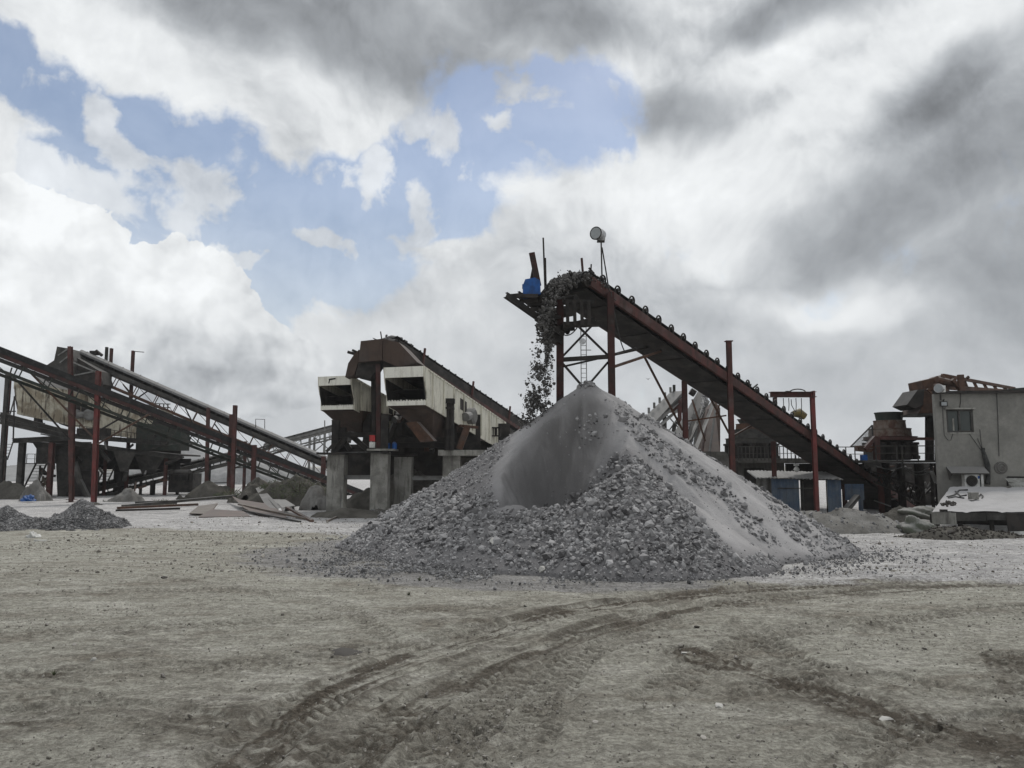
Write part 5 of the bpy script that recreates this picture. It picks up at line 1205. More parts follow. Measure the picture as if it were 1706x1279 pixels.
# small stuff on the platform
m = MB(); m.bar(P(1464, 729, 33.5), P(1488, 731, 33.5), .12, .12); m.bar(P(1460, 730, 33.6), P(1461, 766, 33.6), .22, .2, (0, 1, 0)); m.bar(P(1440, 748, 33.6), P(1458, 728, 33.6), .25, .15); m.bar(P(1464, 730, 33.5), P(1565, 731, 33.5), .10, .12); o = m.build('service_frame', 'red'); tag(o, 'red steel frame with a stub beam around the nearer crusher', 'frame')
m = MB(); m.box(P(1439, 762, 33.8), (.22, .25, .24)); o = m.build('tool_box', 'blue'); tag(o, 'little bright blue box on the platform edge near the crusher', 'box')
t = thing('guard_screen', P(1440, 745, 34), 'triangular wire mesh guard sticking up beside the crusher platform', 'guard screen')
a, b_, c_ = P(1417, 744, 34), P(1453, 708, 34), P(1455, 742, 34)
m = MB(); [m.bar(x, y, .05, .05) for x, y in ((a, b_), (b_, c_), (a, c_))]; m.build('frame', 'darkdust', t)
m = MB()
for k in range(1, 26):
    f = k / 26; m.bar(a.lerp(b_, f), Vector((a.lerp(b_, f).x, 34, a.z + .0)), .012)
for k in range(1, 16):
    z = a.z + (b_.z - a.z) * k / 16; x0 = a.x + (b_.x - a.x) * k / 16; m.bar((x0, 34.01, z), (c_.x, 34.01, z), .012)
m.build('mesh', 'greydust', t)
m = MB(); m.prism([P(1440, 746, 33.9), P(1457, 733, 33.9), P(1455, 768, 33.9), P(1446, 768, 33.9)], (0, .05, 0)); o = m.build('splash_sheet', 'greydust'); tag(o, 'pale sheet panel standing under the mesh guard', 'sheet')
m = MB(); m.prism([P(1430, 744, 33.6), P(1456, 748, 33.6), P(1452, 753, 33.6), P(1428, 751, 33.6)], (0, .3, 0)); m.bar(P(1425, 744, 33.6), P(1462, 745, 33.6), .08); o = m.build('belt_guard', 'rust'); tag(o, 'rusty guard plate at the platform corner above the conveyor tail', 'guard')
# hanging white lamp / cables at 1328,770
t = thing('work_lamp', P(1327, 768, 34), 'small white work lamp hanging under the platform near the shed', 'lamp')
m = MB(); m.tube([P(1326, 758, 34), P(1326, 776, 34)], .02, 5); m.build('cord', 'cable', t); m = MB(); c = P(1327, 782, 34); m.tube([c + UP * .14, c, c - UP * .12], [.05, .13, .05], 10); m.box(c + Vector((0, 0, .2)), (.2, .1, .08)); m.build('shade', 'white', t)

# ------------------------------------------------------------------ blue sheet shed
t = thing('sheet_metal_shed', G(1330, 858), 'low shed of dusty blue corrugated sheets behind the red posts', 'shed')
def corrpanel(t, x0, x1, yt, yb, dd_, mat, nm, pitch=.24):
    a, b_ = P(x0, yb, dd_), P(x1, yb, dd_); z1 = P(x0, yt, dd_).z; MB().corr((a.x, dd_, a.z), (1, 0, 0), UP, b_.x - a.x, z1 - a.z, pitch, .04).build(nm, mat, t)
corrpanel(t, 1262, 1286, 797, 862, 33.4, 'greydust', 'wall_panel'); corrpanel(t, 1287, 1333, 797, 862, 33.0, 'sheetblue', 'wall_panel'); corrpanel(t, 1380, 1403, 799, 856, 33.2, 'sheetblue', 'wall_panel')
corrpanel(t, 1408, 1440, 806, 833, 34.0, 'sheetblue', 'wall_panel'); corrpanel(t, 1441, 1474, 815, 847, 39.0, 'sheetblue', 'wall_panel'); corrpanel(t, 1353, 1362, 799, 858, 33.8, 'sheetblue', 'wall_panel'); corrpanel(t, 1431, 1438, 833, 858, 34.0, 'sheetblue', 'wall_panel')
m = MB(); wallrect(m, 1334, 799, 1360, 862, 33.6, .1); wallrect(m, 1377, 799, 1380, 858, 33.2, .1); wallrect(m, 1363, 799, 1365, 858, 33.6, .1); m.build('dark_door', 'dark', t); m = MB(); wallrect(m, 1438, 830, 1470, 848, 38.8, .1); m.build('dark_wall', 'dark', t)
m = MB(); wallrect(m, 1338, 802, 1341, 862, 33.2, .12); wallrect(m, 1296, 812.5, 1354, 814, 32.9, .05); m.build('door_frame', 'darkdust', t)
m = MB(); a, b_ = P(1260, 796, 32.7), P(1404, 798, 32.9)
e = b_ - a; n = 48; vs = []; fs = []
for i in range(n + 1):
    p = a + e * (i / n); dz = .035 * (i % 2) + rnd.uniform(-.02, .02)
    vs += [p + UP * dz + Vector((0, rnd.uniform(-.08, .05), 0)), p + Vector((.4, 2.6, .28)) + UP * dz, p + UP * (dz - .04), p + Vector((.4, 2.6, .24)) + UP * dz]
for i in range(n): k = i * 4; fs += [(k, k + 4, k + 5, k + 1), (k + 2, k + 3, k + 7, k + 6), (k, k + 2, k + 6, k + 4)]
m.add(vs, fs); m.build('roof_sheet', 'greydust', t)
m = MB(); m.prism([P(1411, 848, 33.), P(1432, 824, 33.4), P(1434, 829, 33.4), P(1416, 852, 33.)], (0, .5, 0)); o = m.build('plank_ramp', 'darkdust'); tag(o, 'dark plank leaning against the low blue shed extension', 'plank')

# ------------------------------------------------------------------ right building
ang = math.atan2(-1.3, 3.6)
O = P(1565, 800, 30.2); O.z = 0
e1 = Vector((math.cos(-.13), math.sin(-.13), 0)); e2 = Vector((-e1.y, e1.x, 0))
def LW(x, y, z): return O + e1 * x + e2 * y + UP * z
def wall_xz(px, py):             # photo point -> wall-plane coordinates
    v = ray(px, py); o = Vector((0, 0, CAMH)); t = (O - o).dot(e2) / v.dot(e2); p = o + v * t; return (p - O).dot(e1), p.z
ML = Matrix(((e1.x, e2.x, 0, O.x), (e1.y, e2.y, 0, O.y), (0, 0, 1, 0), (0, 0, 0, 1)))
t = thing('plant_building', O, 'grey cement rendered two storey building at the right edge', 'building'); bd = t
H = wall_xz(1565, 656)[1]; W = 7.5
wx0, wz1 = wall_xz(1576, 682); wx1, wz0 = wall_xz(1623, 720)
nx0, nz1 = wall_xz(1583, 781); nx1, nz0 = wall_xz(1640, 812)
m = MB(ML); T = .25
def rect(m, x0, x1, z0, z1, y0=0, y1=T): m.box(((x0 + x1) / 2, (y0 + y1) / 2, (z0 + z1) / 2), (x1 - x0, y1 - y0, z1 - z0))
rect(m, 0, wx0, 0, H); rect(m, wx1, W, 0, H); rect(m, wx0, wx1, 0, wz0); rect(m, wx0, wx1, wz1, H)
SK = 4.2; D_ = 6.5
m.prism([(0.0, T + .002, 0), (T, T + .002, 0), (SK + T, D_, 0), (SK, D_, 0)], (0, 0, H)); rect(m, W - T, W, 0, H, T, D_); rect(m, SK + T, W - T, 0, H, D_ - T, D_); m.build('wall', 'plaster', t)
m = MB(ML); m.prism([(-.15, -.18, H), (W + .2, -.18, H), (W + .2, D_ + .1, H), (SK - .1, D_ + .1, H)], (0, 0, .1)); m.build('roof', 'dark', t)
wn = MB(ML); fw = .07
rect(wn, wx0, wx1, wz0, wz0 + fw, .04, .14); rect(wn, wx0, wx1, wz1 - fw, wz1, .04, .14); rect(wn, wx0, wx0 + fw, wz0 + fw, wz1 - fw, .04, .14); rect(wn, wx1 - fw, wx1, wz0 + fw, wz1 - fw, .04, .14)
mx = (wx0 + wx1) / 2; rect(wn, mx - .035, mx + .035, wz0 + fw, wz1 - fw, .035, .14); wo_ = wn.build('window', 'darkdust', t)
m = MB(ML); rect(m, wx0 + fw, mx - .035, wz0 + fw, wz1 - fw, .09, .10); rect(m, mx + .035, wx1 - fw, wz0 + fw, wz1 - fw, .09, .10); g = m.build('pane', 'glass', wo_)
m = MB(ML); rect(m, wx0 + .24, wx0 + .30, wz0 + fw, wz0 + .55, .07, .085); rect(m, wx0 - .02, wx1 + .02, wz0 - .05, wz0, -.03, .1); m.build('sill', 'concrete', wo_)
m = MB(ML)   # AC recess awning
x0, z1 = wall_xz(1576, 777); x1, z0 = wall_xz(1640, 796)
m.add([(x0, -.45, z1 - .25), (x1, -.45, z1 - .25), (x1, -.002, z1), (x0, -.002, z1), (x0, -.45, z1 - .29), (x1, -.45, z1 - .29), (x1, -.002, z1 - .04), (x0, -.002, z1 - .04)], [(0, 1, 2, 3), (7, 6, 5, 4), (0, 4, 5, 1), (1, 5, 6, 2), (2, 6, 7, 3), (3, 7, 4, 0)])
m.add([(x0 + .02, -.42, z1 - .30), (x0 + .02, -.002, z1 - .05), (x0 + .1, -.002, z0 - .1)], [(0, 1, 2)]); m.build('awning', 'darkdust', t)
# AC outdoor unit
ax0, az1 = wall_xz(1600, 790); ax1, az0 = wall_xz(1632, 811)
ac = thing('air_conditioner_unit', LW((ax0 + ax1) / 2, -.25, az0), 'white outdoor air conditioner unit under the small wall awning', 'air conditioner')
m = MB(ML); rect(m, ax0, ax1, az0, az1, -.36, -.06); m.build('casing', 'white', ac)
cx0 = ax0 + (ax1 - ax0) * .36; cz = (az0 + az1) / 2; r_ = (az1 - az0) * .42
m = MB(); c = LW(cx0, -.362, cz); m.tube([c, c - e2 * .02], r_, 24); m.build('fan_opening', 'dark', ac)
m = MB()
for q in (.35, .6, .85, 1.0): m.tube([LW(cx0 + math.cos(a) * r_ * q, -.39, cz + math.sin(a) * r_ * q) for a in np.linspace(0, 2 * math.pi, 25)], .006, 4, False)
for k in range(8): a = k * math.pi / 4; m.bar(LW(cx0, -.39, cz), LW(cx0 + math.cos(a) * r_, -.39, cz + math.sin(a) * r_), .008)
m.tube([LW(cx0, -.38, cz), LW(cx0, -.40, cz)], .05, 10); m.build('fan_grille', 'darkdust', ac)
m = MB(ML); rect(m, ax0 + (ax1 - ax0) * .80, ax0 + (ax1 - ax0) * .86, az0, az1 + .03, -.375, -.36); m.build('strap', 'cable', ac)
m = MB(ML); rect(m, ax0 + (ax1 - ax0) * .70, ax0 + (ax1 - ax0) * .80, az1 - .16, az1 - .06, -.366, -.36); m.build('badge', 'blue', ac)
# pipes and wires on the wall
def wp(px, py, y=-.04): x, z = wall_xz(px, py); return LW(x, y, z)
m = MB(); m.tube([wp(1636, 748, -.05), wp(1639, 760, -.07), wp(1644, 775, -.06), wp(1645, 795, -.06), wp(1643, 806, -.1)], [.05, .085, .10, .08, .10], 8); m.box(wp(1637, 748), (.12, .06, .10)); m.build('pipe_bundle', 'cable', bd)
for pts in ([(1570, 672), (1571, 700), (1573, 725), (1579, 733), (1584, 733), (1587, 722)], [(1613, 720), (1625, 737), (1634, 750), (1637, 750)], [(1632, 715), (1634, 735), (1636, 748)], [(1628, 730), (1633, 742), (1636, 748)]):
    MB().tube([wp(*p, -.02) for p in pts], .010, 4).build('wire', 'cable', bd)
m = MB(); c = wp(1667, 779, -.004); m.tube([c, c - e2 * .03], .24, 24); c2 = wp(1668, 779, -.03)
m.tube([c2 - e2 * .01 + (e1 * math.cos(a) * .15 + UP * math.sin(a) * .17) for a in np.linspace(.6, 5.4, 14)], .02, 5)
m.tube([c2 - e2 * .01 + (e1 * (math.cos(a) * .07) + UP * (math.sin(a) * .07)) for a in np.linspace(0, 5.5, 9)], .015, 5); m.build('round_vent', 'concrete_dark', bd)
m = MB()
for pts in ([(1660, 653), (1662, 700), (1664, 760)], [(1600, 652), (1600, 668), (1598, 681)]): m.tube([wp(*q, -.025) for q in pts], .012, 4)
m.build('wire', 'cable', bd)
m = MB(ML); rect(m, wx0 - .06, wx1 + .06, wz1, wz1 + .06, -.10, .04); m.build('window_hood', 'concrete', bd)
# wall floodlight and roof lamp
t = thing('wall_floodlight', wp(1570, 673), 'small square black floodlight at the upper corner of the building wall', 'floodlight')
m = MB(ML); x, z = wall_xz(1570, 673); rect(m, x - .13, x + .13, z - .10, z + .10, -.16, -.08); m.build('housing', 'dark', t)
m = MB(ML); rect(m, x - .10, x + .10, z - .07, z + .07, -.165, -.16); m.build('lens', 'lampglass', t); MB().bar(wp(1571, 669, 0), wp(1571, 665, -.1), .03).build('bracket', 'dark', t)
t = thing('roof_lamp', P(1567, 650, 29.6), 'round silver lamp with a white back on the building roof corner', 'lamp')
c = P(1566, 647, 29.5); m = MB(); m.tube([c + Vector((-.12, -.1, 0)), c + Vector((0, 0, 0)), c + Vector((.14, .1, 0))], [.17, .16, .10], 16); m.build('housing', 'silver', t)
m = MB(); m.box(c + Vector((.22, .15, 0)), (.10, .12, .26)); m.build('ballast_box', 'white', t); MB().tube([c + Vector((-.125, -.104, 0)), c + Vector((-.13, -.108, 0))], .14, 16).build('lens', 'lampglass', t); MB().bar(c - UP * .1, c - UP * .45, .04).build('bracket', 'dark', t)
# head chute and truss above the roof
t = thing('belt_conveyor', P(1600, 700, 35).xy.to_3d(), 'dark red conveyor head with chutes above the building roof', 'conveyor')
slab(t, [(1536, 634, 33.5), (1560, 628, 33.5), (1572, 637, 33.5), (1566, 650, 33.5), (1539, 650, 33.5)], (0, 1.2, 0), 'rust', 'head_hood')
slab(t, [(1529, 649, 33.2), (1540, 648, 33.2), (1538, 674, 33.2), (1526, 681, 33.2), (1511, 674, 33.2)], (0, 1.3, 0), 'dark', 'discharge_chute')
slab(t, [(1539, 651, 33.3), (1566, 651, 33.3), (1566, 688, 33.3), (1530, 688, 33.3), (1538, 674, 33.3)], (0, 1.6, 0), 'rust', 'drop_box')
m = MB(); deckslab(m, 1530, 1566, 690, 33.0, 1.5, .08); m.build('platform_plate', 'darkdust', t)
for x in (1547, 1552, 1561): MB().hbeam(P(x, 768, 34.2), P(x, 690, 34.2), .22 if x == 1547 else .12, .2, (0, 1, 0)).build('support_post', 'dark', t)
for y in (700, 716, 729): MB().bar(P(1545, y, 34.2), P(1565, y - .5, 34.2), .16, .16).build('brace', 'dark', t)
m = MB(); m.bar(P(1570, 625, 33.6), P(1690, 647, 41), .12, .14); m.bar(P(1575, 645, 33.6), P(1695, 653, 41), .12, .2)
for k in range(7): f = k / 7; m.bar(P(1573 + 115 * f, 627 + 20 * f, 33.6 + 7.2 * f), P(1579 + 115 * f, 645 + 7 * f, 33.6 + 7.2 * f), .10, .10)
m.build('truss', 'rust', t)
for a, b_, w in [((1600, 624, 33.4), (1602, 651, 33.4), .24), ((1569, 624, 33.4), (1572, 630, 33.4), .1), ((1611, 627, 34), (1614, 630, 34), .12)]: MB().bar(P(*a), P(*b_), w, w * .6, (0, 1, 0)).build('upright', 'rust', t)
m = MB(); c = P(1576, 634, 33.6); m.tube([c, c + Vector((.1, 1.2, 0))], .30, 14); m.tube([P(1560, 632, 33.4), P(1595, 640, 33.7)], .16, 10); m.build('head_pulley', 'rust', t)
m = MB(); m.bar(P(1560, 640, 33.2), P(1580, 655, 33.4), .3, .1); m.bar(P(1586, 632, 33.4), P(1600, 650, 33.5), .14); m.bar(P(1545, 648, 33.1), P(1562, 665, 33.1), .08); m.build('brace', 'rust', t)
m = MB(); m.prism([P(1686, 647, 36), P(1720, 644, 36), P(1720, 655, 36), P(1686, 654, 36)], (0, 1, 0)); m.build('side_rail', 'green', t)
# lean-to roof covered with dust
t = thing('lean_to_roof', G(1630, 890), 'dust covered flat lean to roof in front of the grey building', 'lean-to')
fl, fr = P(1553, 852, 25.2), P(1730, 853, 24.2); bl, br = P(1583, 810, 29.4), P(1730, 812, 28.2)
m = MB(); nseg = 24; vs = []; fs = []
for j in range(nseg + 1):
    for i in range(nseg + 1):
        p = fl.lerp(fr, i / nseg).lerp(bl.lerp(br, i / nseg), j / nseg); vs.append(p + UP * ((vnoise(np.array(i * .5), np.array(j * .5), 3) - .5) * .05 + (.01 if i % 8 else -.02)))
for j in range(nseg):
    for i in range(nseg): k = j * (nseg + 1) + i; fs.append((k, k + 1, k + nseg + 2, k + nseg + 1))
m.add(vs, fs); m.build('roof_deck', pmat('rock_flour_cover', (.36, .355, .36), (.27, .265, .265), 1.3, .95, .4, .5, dustc=(.37, .365, .37)), t, True)
m = MB(); a = fl - UP * .02; 
def fas(x0, x1, yb, mat, off): 
    f0 = (x0 - 1553) / 177; f1 = (x1 - 1553) / 177; p, q = fl.lerp(fr, f0) - UP * .03, fl.lerp(fr, f1) - UP * .03; hgt = P(x0, 852, 24.8).z - P(x0, yb, 24.8).z
    MB().prism([p, q, q - UP * hgt, p - UP * hgt], (0, .05, 0)).build('fascia_board', mat, t)
fas(1553, 1594, 872, 'concrete', 0); fas(1595, 1644, 866, 'darkdust', 0); fas(1645, 1730, 864, 'darkdust', 0)
m = MB(); p, q = fl.lerp(fr, .70) - UP * .05, fl.lerp(fr, 1.) - UP * .05; m.prism([p, q, q - UP * .78 - Vector((0, .12, 0)), p - UP * .86 - Vector((0, .12, 0))], (0, .03, 0)); m.build('hanging_sheet', 'dark', t)
m = MB(); p, q = fl.lerp(fr, .70) - UP * .6 - Vector((0, .13, 0)), fl.lerp(fr, 1.) - UP * .56 - Vector((0, .13, 0)); m.prism([p, q, q - UP * .2, p - UP * .26], (0, .02, 0)); m.build('pale_hem', 'white', t)
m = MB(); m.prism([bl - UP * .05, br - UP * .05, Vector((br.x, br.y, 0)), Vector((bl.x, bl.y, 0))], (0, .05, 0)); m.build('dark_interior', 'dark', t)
for f in (.03, .3, .6, .9): p = fl.lerp(fr, f) + Vector((0, .2, 0)); MB().bar((p.x, p.y, 0), p - UP * .08, .10).build('post', 'dark', t)
def rp(px, py):   # point on the lean-to roof plane
    nrm_ = (fr - fl).cross(bl - fl); v = ray(px, py); o = Vector((0, 0, CAMH)); s = (fl - o).dot(nrm_) / v.dot(nrm_); return o + v * s + UP * .03
m = MB(); m.tube([rp(1578, 829), rp(1590, 826), rp(1598, 818), rp(1612, 817)], .03, 6); m.tube([rp(1580, 831), rp(1592, 829), rp(1606, 831)], .03, 6); m.tube([rp(1592, 820), rp(1600, 828), rp(1610, 826)], .03, 6); o = m.build('rubber_hose', 'black'); tag(o, 'tangled black hose lying on the dusty lean-to roof', 'hose')
m = MB(); c = rp(1622, 833); m.box(c + UP * .10, (.26, .2, .2)); m.box(c + UP * .22, (.28, .22, .03)); o = m.build('concrete_block', 'concrete'); tag(o, 'small grey block sitting on the dusty lean-to roof', 'block')
m = MB(); m.tube([rp(1627, 832), rp(1634, 824), rp(1638, 828), rp(1636, 831)], .02, 5); o = m.build('bent_rod', 'dark'); tag(o, 'short bent rod beside the block on the lean-to roof', 'rod')
C = np.array([rp(a, b_) for a, b_ in zip(rng.normal(1581, 7, 50), rng.normal(840, 1.6, 50))]); o = rock_cloud('roof_litter', C - C.mean(0), rng.uniform(.02, .07, 50), 'clod'); o.location = C.mean(0); tag(o, kind='stuff'); o['label'] = 'dark litter on the lean-to roof'
m = MB(); c = rp(1572, 852); m.box(c, (.2, .12, .08)); o = m.build('brick', 'dark'); tag(o, 'dark brick on the front edge of the lean-to roof', 'brick')
# cloth heap at the right end of the wall
t = thing('covered_rack', wp(1690, 800, -.4), 'low dark frame with crumpled pale cloth against the building wall', 'rack')
m = MB(); m.bar(wp(1672, 809, -.3), wp(1672, 794, -.3), .05); m.bar(wp(1672, 794.5, -.3), wp(1712, 795, -.3), .05, .07); m.build('frame', 'dark', t)
vs = []; fs = []; 
for j in range(9):
    for i in range(25): x = 1670 + i * 1.9 - (8 - j) * .7 * (i == 0); vs.append(wp(x, 796 + j * 2.0, -.35 - .05 * j - .12 * float(vnoise(np.array(i * .8), np.array(j * .7), 5))))
for j in range(8):
    for i in range(24): k = j * 25 + i; fs.append((k, k + 1, k + 26, k + 25))
MB().add(vs, fs).build('crumpled_cloth', 'rag', t)

# ------------------------------------------------------------------ mounds, piles, debris
def mound(name, label, cat, cx, cy, rx, ry, h, mat, seed, res=70, rough=.35, pw=1.0, n_stones=0, smat='gravel', ssz=.03, kind=None):
    u = np.linspace(-1.15, 1.15, res); X, Y = np.meshgrid(u, u); r = np.hypot(X, Y)
    wx, wy = X * rx + cx, Y * ry + cy
    r2 = r * (1 + (fbm2(wx * 2.4 / max(.6, min(rx, 30)) + seed, wy * 2.4 / max(.6, min(rx, 30)), 5, seed) - .5) * 1.1)
    Z = h * np.clip(1 - r2, 0, 1) ** pw * (1 + (fbm2(wx * 1.5, wy * 1.5, 5, seed + 1, .6) - .5) * rough * 2) - .06
    Z = np.where(r2 > 1.02, -.3, Z)
    idx = np.arange(res * res).reshape(res, res); F = np.stack([idx[:-1, :-1], idx[:-1, 1:], idx[1:, 1:], idx[1:, :-1]], -1).reshape(-1, 4)
    F = F[(Z.ravel()[F] > -.25).any(1)]
    o = np_mesh(name, np.stack([X * rx, Y * ry, Z], -1).reshape(-1, 3), F, mat, smooth=True); o.location = (cx, cy, 0)
    if kind: tag(o, kind=kind); o['label'] = label
    else: tag(o, label, cat)
    if n_stones:
        k = rng.integers(0, res * res, n_stones * 3); k = k[Z.ravel()[k] > -.04][:n_stones]
        C = np.stack([(X * rx).ravel()[k] + rng.normal(0, rx / res, len(k)), (Y * ry).ravel()[k], Z.ravel()[k] + ssz * .2], -1)
        q = rock_cloud('stones', C, np.clip(rng.lognormal(math.log(ssz), .4, len(k)), ssz * .4, ssz * 3), smat, o); q['kind'] = 'stuff'
    return o
def mnd(name, label, px, pyb, wpx, hpx, mat, seed, ratio=.8, cat='mound', **k):
    g = G(px, pyb); s = g.y / 1280; k.setdefault('pw', .72 if 'gravel' not in name else .95); ry = wpx * s / 2 * ratio
    g = Vector((g.x * (g.y + ry) / g.y, g.y + ry, 0)); s = g.y / 1280
    return mound(name, label, cat, g.x, g.y, wpx * s / 2, ry, hpx * s * 1.25 + (g.y / (g.y - ry) - 1) * 0, mat, seed, **k)
mnd('gravel_pile', 'small dark gravel pile right of the other one at the left edge', 134, 884, 132, 40, 'smallpile', 3, .9, 'gravel pile', n_stones=16000, ssz=.020, rough=.12)
mnd('gravel_pile', 'small gravel pile cut by the left edge of the picture', 8, 886, 140, 32, 'smallpile', 4, .9, 'gravel pile', n_stones=14000, ssz=.020, rough=.12)
mnd('soil_mound', 'low green brown soil mound at the left edge below the platform', 10, 832, 110, 26, 'mound', 5, .5)
mnd('soil_mound', 'dark soil mound behind the bent sheets left of the pillars', 490, 843, 200, 40, 'mound', 6, .35)
mnd('soil_mound', 'low dark sand heap between the first two pillars', 585, 863, 150, 14, 'mound', 7, .6)
mnd('soil_mound', 'pale broken earth heap against the leftmost pillar', 528, 850, 70, 36, 'mounddust', 8, .5)
mnd('soil_mound', 'dark overgrown heap under the red post with the tie rod', 430, 838, 90, 34, 'mound', 9, .5)
mnd('soil_mound', 'earth bank behind the covered conveyor foot', 345, 832, 90, 26, 'mound', 10, .5)
mnd('soil_mound', 'dusty earth bank in front of the blue shed', 1400, 890, 300, 32, 'mounddust', 11, .5, n_stones=300, ssz=.035)
mnd('soil_mound', 'rubbish strewn soil bank under the lean-to roof', 1600, 900, 230, 20, 'mound', 12, .45, n_stones=700, ssz=.03, smat='clod', rough=.5)
mnd('soil_mound', 'dark earth mound right of the conveyor tail post', 1500, 880, 110, 34, 'mound', 13, .5)
mnd('sand_heap', 'grey sand heap under the far platform stair at left', 60, 835, 50, 30, 'mounddust', 14, .6)
mnd('sand_heap', 'small dusty heap between the red posts at left', 210, 836, 60, 20, 'mounddust', 15, .6)
mnd('sand_heap', 'dark heap under the screens behind the pillars', 690, 850, 260, 50, 'mound', 17, .4)
# sheets & timbers of scrap on the left
def scrap(name, label, pts, th, mat, cat):
    m = MB(); m.prism([P(x, y, d_) for x, y, d_ in pts], th); o = m.build(name, mat); return tag(o, label, cat)
scrap('scrap_sheet', 'large rusty bent sheet sloping down from the red post', [(385, 825, 45.6), (400, 832, 41.9), (440, 838, 39.3), (470, 848, 36.1), (478, 862, 32.4), (430, 858, 33.6), (405, 845, 36.9)], (0, .1, -.05), 'rust', 'sheet')
scrap('scrap_sheet', 'pale plywood sheet leaning on the rubbish left of the rusty sheet', [(315, 855, 34.2), (330, 843, 37.6), (362, 838, 39.3), (348, 856, 34.0)], (0, .1, -.05), 'wood', 'sheet')
scrap('scrap_sheet', 'flat reddish sheet on the pale ground before the rubbish', [(330, 861, 32.7), (352, 848, 36.1), (405, 851, 35.2), (418, 860, 33.1)], (0, .1, -.04), 'rust', 'sheet')
scrap('scrap_sheet', 'torn light grey sheet bent over the scrap near the pillar', [(440, 829, 43.3), (466, 826, 45.0), (492, 842, 37.9), (470, 846, 36.6), (462, 838, 39.3), (455, 844, 37.2)], (0, .25, -.06), 'greydust', 'sheet')
scrap('scrap_pipe', 'bent grey duct piece rising from the scrap heap', [(425, 812, 46.0), (435, 810, 46.0), (442, 826, 45.0), (470, 848, 36.1), (466, 858, 33.6), (440, 838, 39.3)], (0, .5, 0), 'darkdust', 'duct')
scrap('scrap_sheet', 'small white plate standing in the scrap', [(463, 848, 36.1), (467, 846, 36.6), (472, 856, 34.0), (467, 857, 33.8)], (0, .04, 0), 'white', 'plate')
for i, (a, b_, w, mt, lab) in enumerate([((398, 840, 38.6), (520, 866, 30.9), .12, 'wood', 'long pale board along the lower edge of the rusty sheet'), ((405, 850, 35.5), (500, 869, 30.0), .10, 'dark', 'dark timber below the long pale board'), ((205, 843, 37.6), (392, 826, 45.0), .22, 'darkdust', 'long grey beam lying left of the red post'),
                                      ((195, 846, 36.6), (330, 840, 38.6), .18, 'rust', 'brown steel beam lying on the ground by the gravel pile'), ((193, 850, 35.5), (300, 847, 36.3), .15, 'dark', 'dark beam lying nearest the gravel pile'), ((478, 845, 36.9), (520, 868, 30.3), .14, 'rust', 'rusty angle iron among the scrap near the pillar'), ((545, 868, 30.3), (566, 858, 33.6), .08, 'wood', 'short light stick by the leftmost pillar'), ((225, 838, 39.3), (295, 836, 40.1), .3, 'darkdust', 'grey slab behind the lying beams')]):
    m = MB(); m.bar(P(*a), P(*b_), w, w * .6); o = m.build('scrap_beam', mt); tag(o, lab, 'beam')
# tarpaulins on the right bank
def lump(name, label, cat, px, py, d, sx, sy, sz, mat, seed, ico=5):
    import bmesh
    bm = bmesh.new(); bmesh.ops.create_icosphere(bm, subdivisions=ico, radius=1)
    r2 = random.Random(seed); ph = [r2.uniform(0, 6) for _ in range(6)]
    for v in bm.verts:
        n = .22 * math.sin(3.1 * v.co.x + ph[0]) * math.sin(2.7 * v.co.y + ph[1]) + .16 * math.sin(6.3 * v.co.z + 5 * v.co.x + ph[2]) + .10 * math.sin(11 * v.co.y + 9 * v.co.x + ph[3]) + .06 * abs(math.sin(14 * v.co.x + 9 * v.co.z + 4 * math.sin(5 * v.co.y) + ph[4])) + .05 * abs(math.sin(19 * v.co.y - 15 * v.co.x + ph[5]))
        v.co *= 1 + n; v.co = Vector((v.co.x * sx, v.co.y * sy, max(v.co.z * sz, -.25 * sz)))
    me = bpy.data.meshes.new(name); bm.to_mesh(me); bm.free(); me.materials.append(M[mat]); me.polygons.foreach_set('use_smooth', [True] * len(me.polygons))
    o = bpy.data.objects.new(name, me); COL.objects.link(o); o.location = P(px, py, d); return tag(o, label, cat)
lump('tarpaulin', 'crumpled pale green tarpaulin heap left of the lean-to roof', 'tarpaulin', 1532, 885, 25.5, .50, .5, .42, 'tarp', 1)
lump('tarpaulin', 'dark green tarpaulin slope behind the crumpled heap', 'tarpaulin', 1530, 862, 28., .95, .5, .32, 'tarp', 2)
lump('rubble_lump', 'broken earth lump lying between the tarpaulin and the yard', 'earth', 1480, 892, 26, .5, .35, .18, 'mounddust', 4)
lump('blue_sack', 'bright blue plastic sack on the ground below the left platform', 'sack', 47, 833, 46., .34, .3, .27, 'blue', 5)
lump('white_sack', 'stuffed white sack lying alone before the gravel piles', 'sack', 55, 895, 23.8, .17, .15, .13, 'white', 6)
m = MB(); g = G(68, 902); m.box((g.x, g.y, .035), (.30, .12, .02)); m.box((g.x - .12, g.y - .05, .03), (.08, .05, .06)); o = m.build('foam_scrap', 'white'); tag(o, 'flat white foam scrap beside the white sack', 'scrap')
lump('rag', 'yellowish rag on the grit left of the pile', 'rag', 548, 897, 23., .10, .05, .03, 'rag', 7)
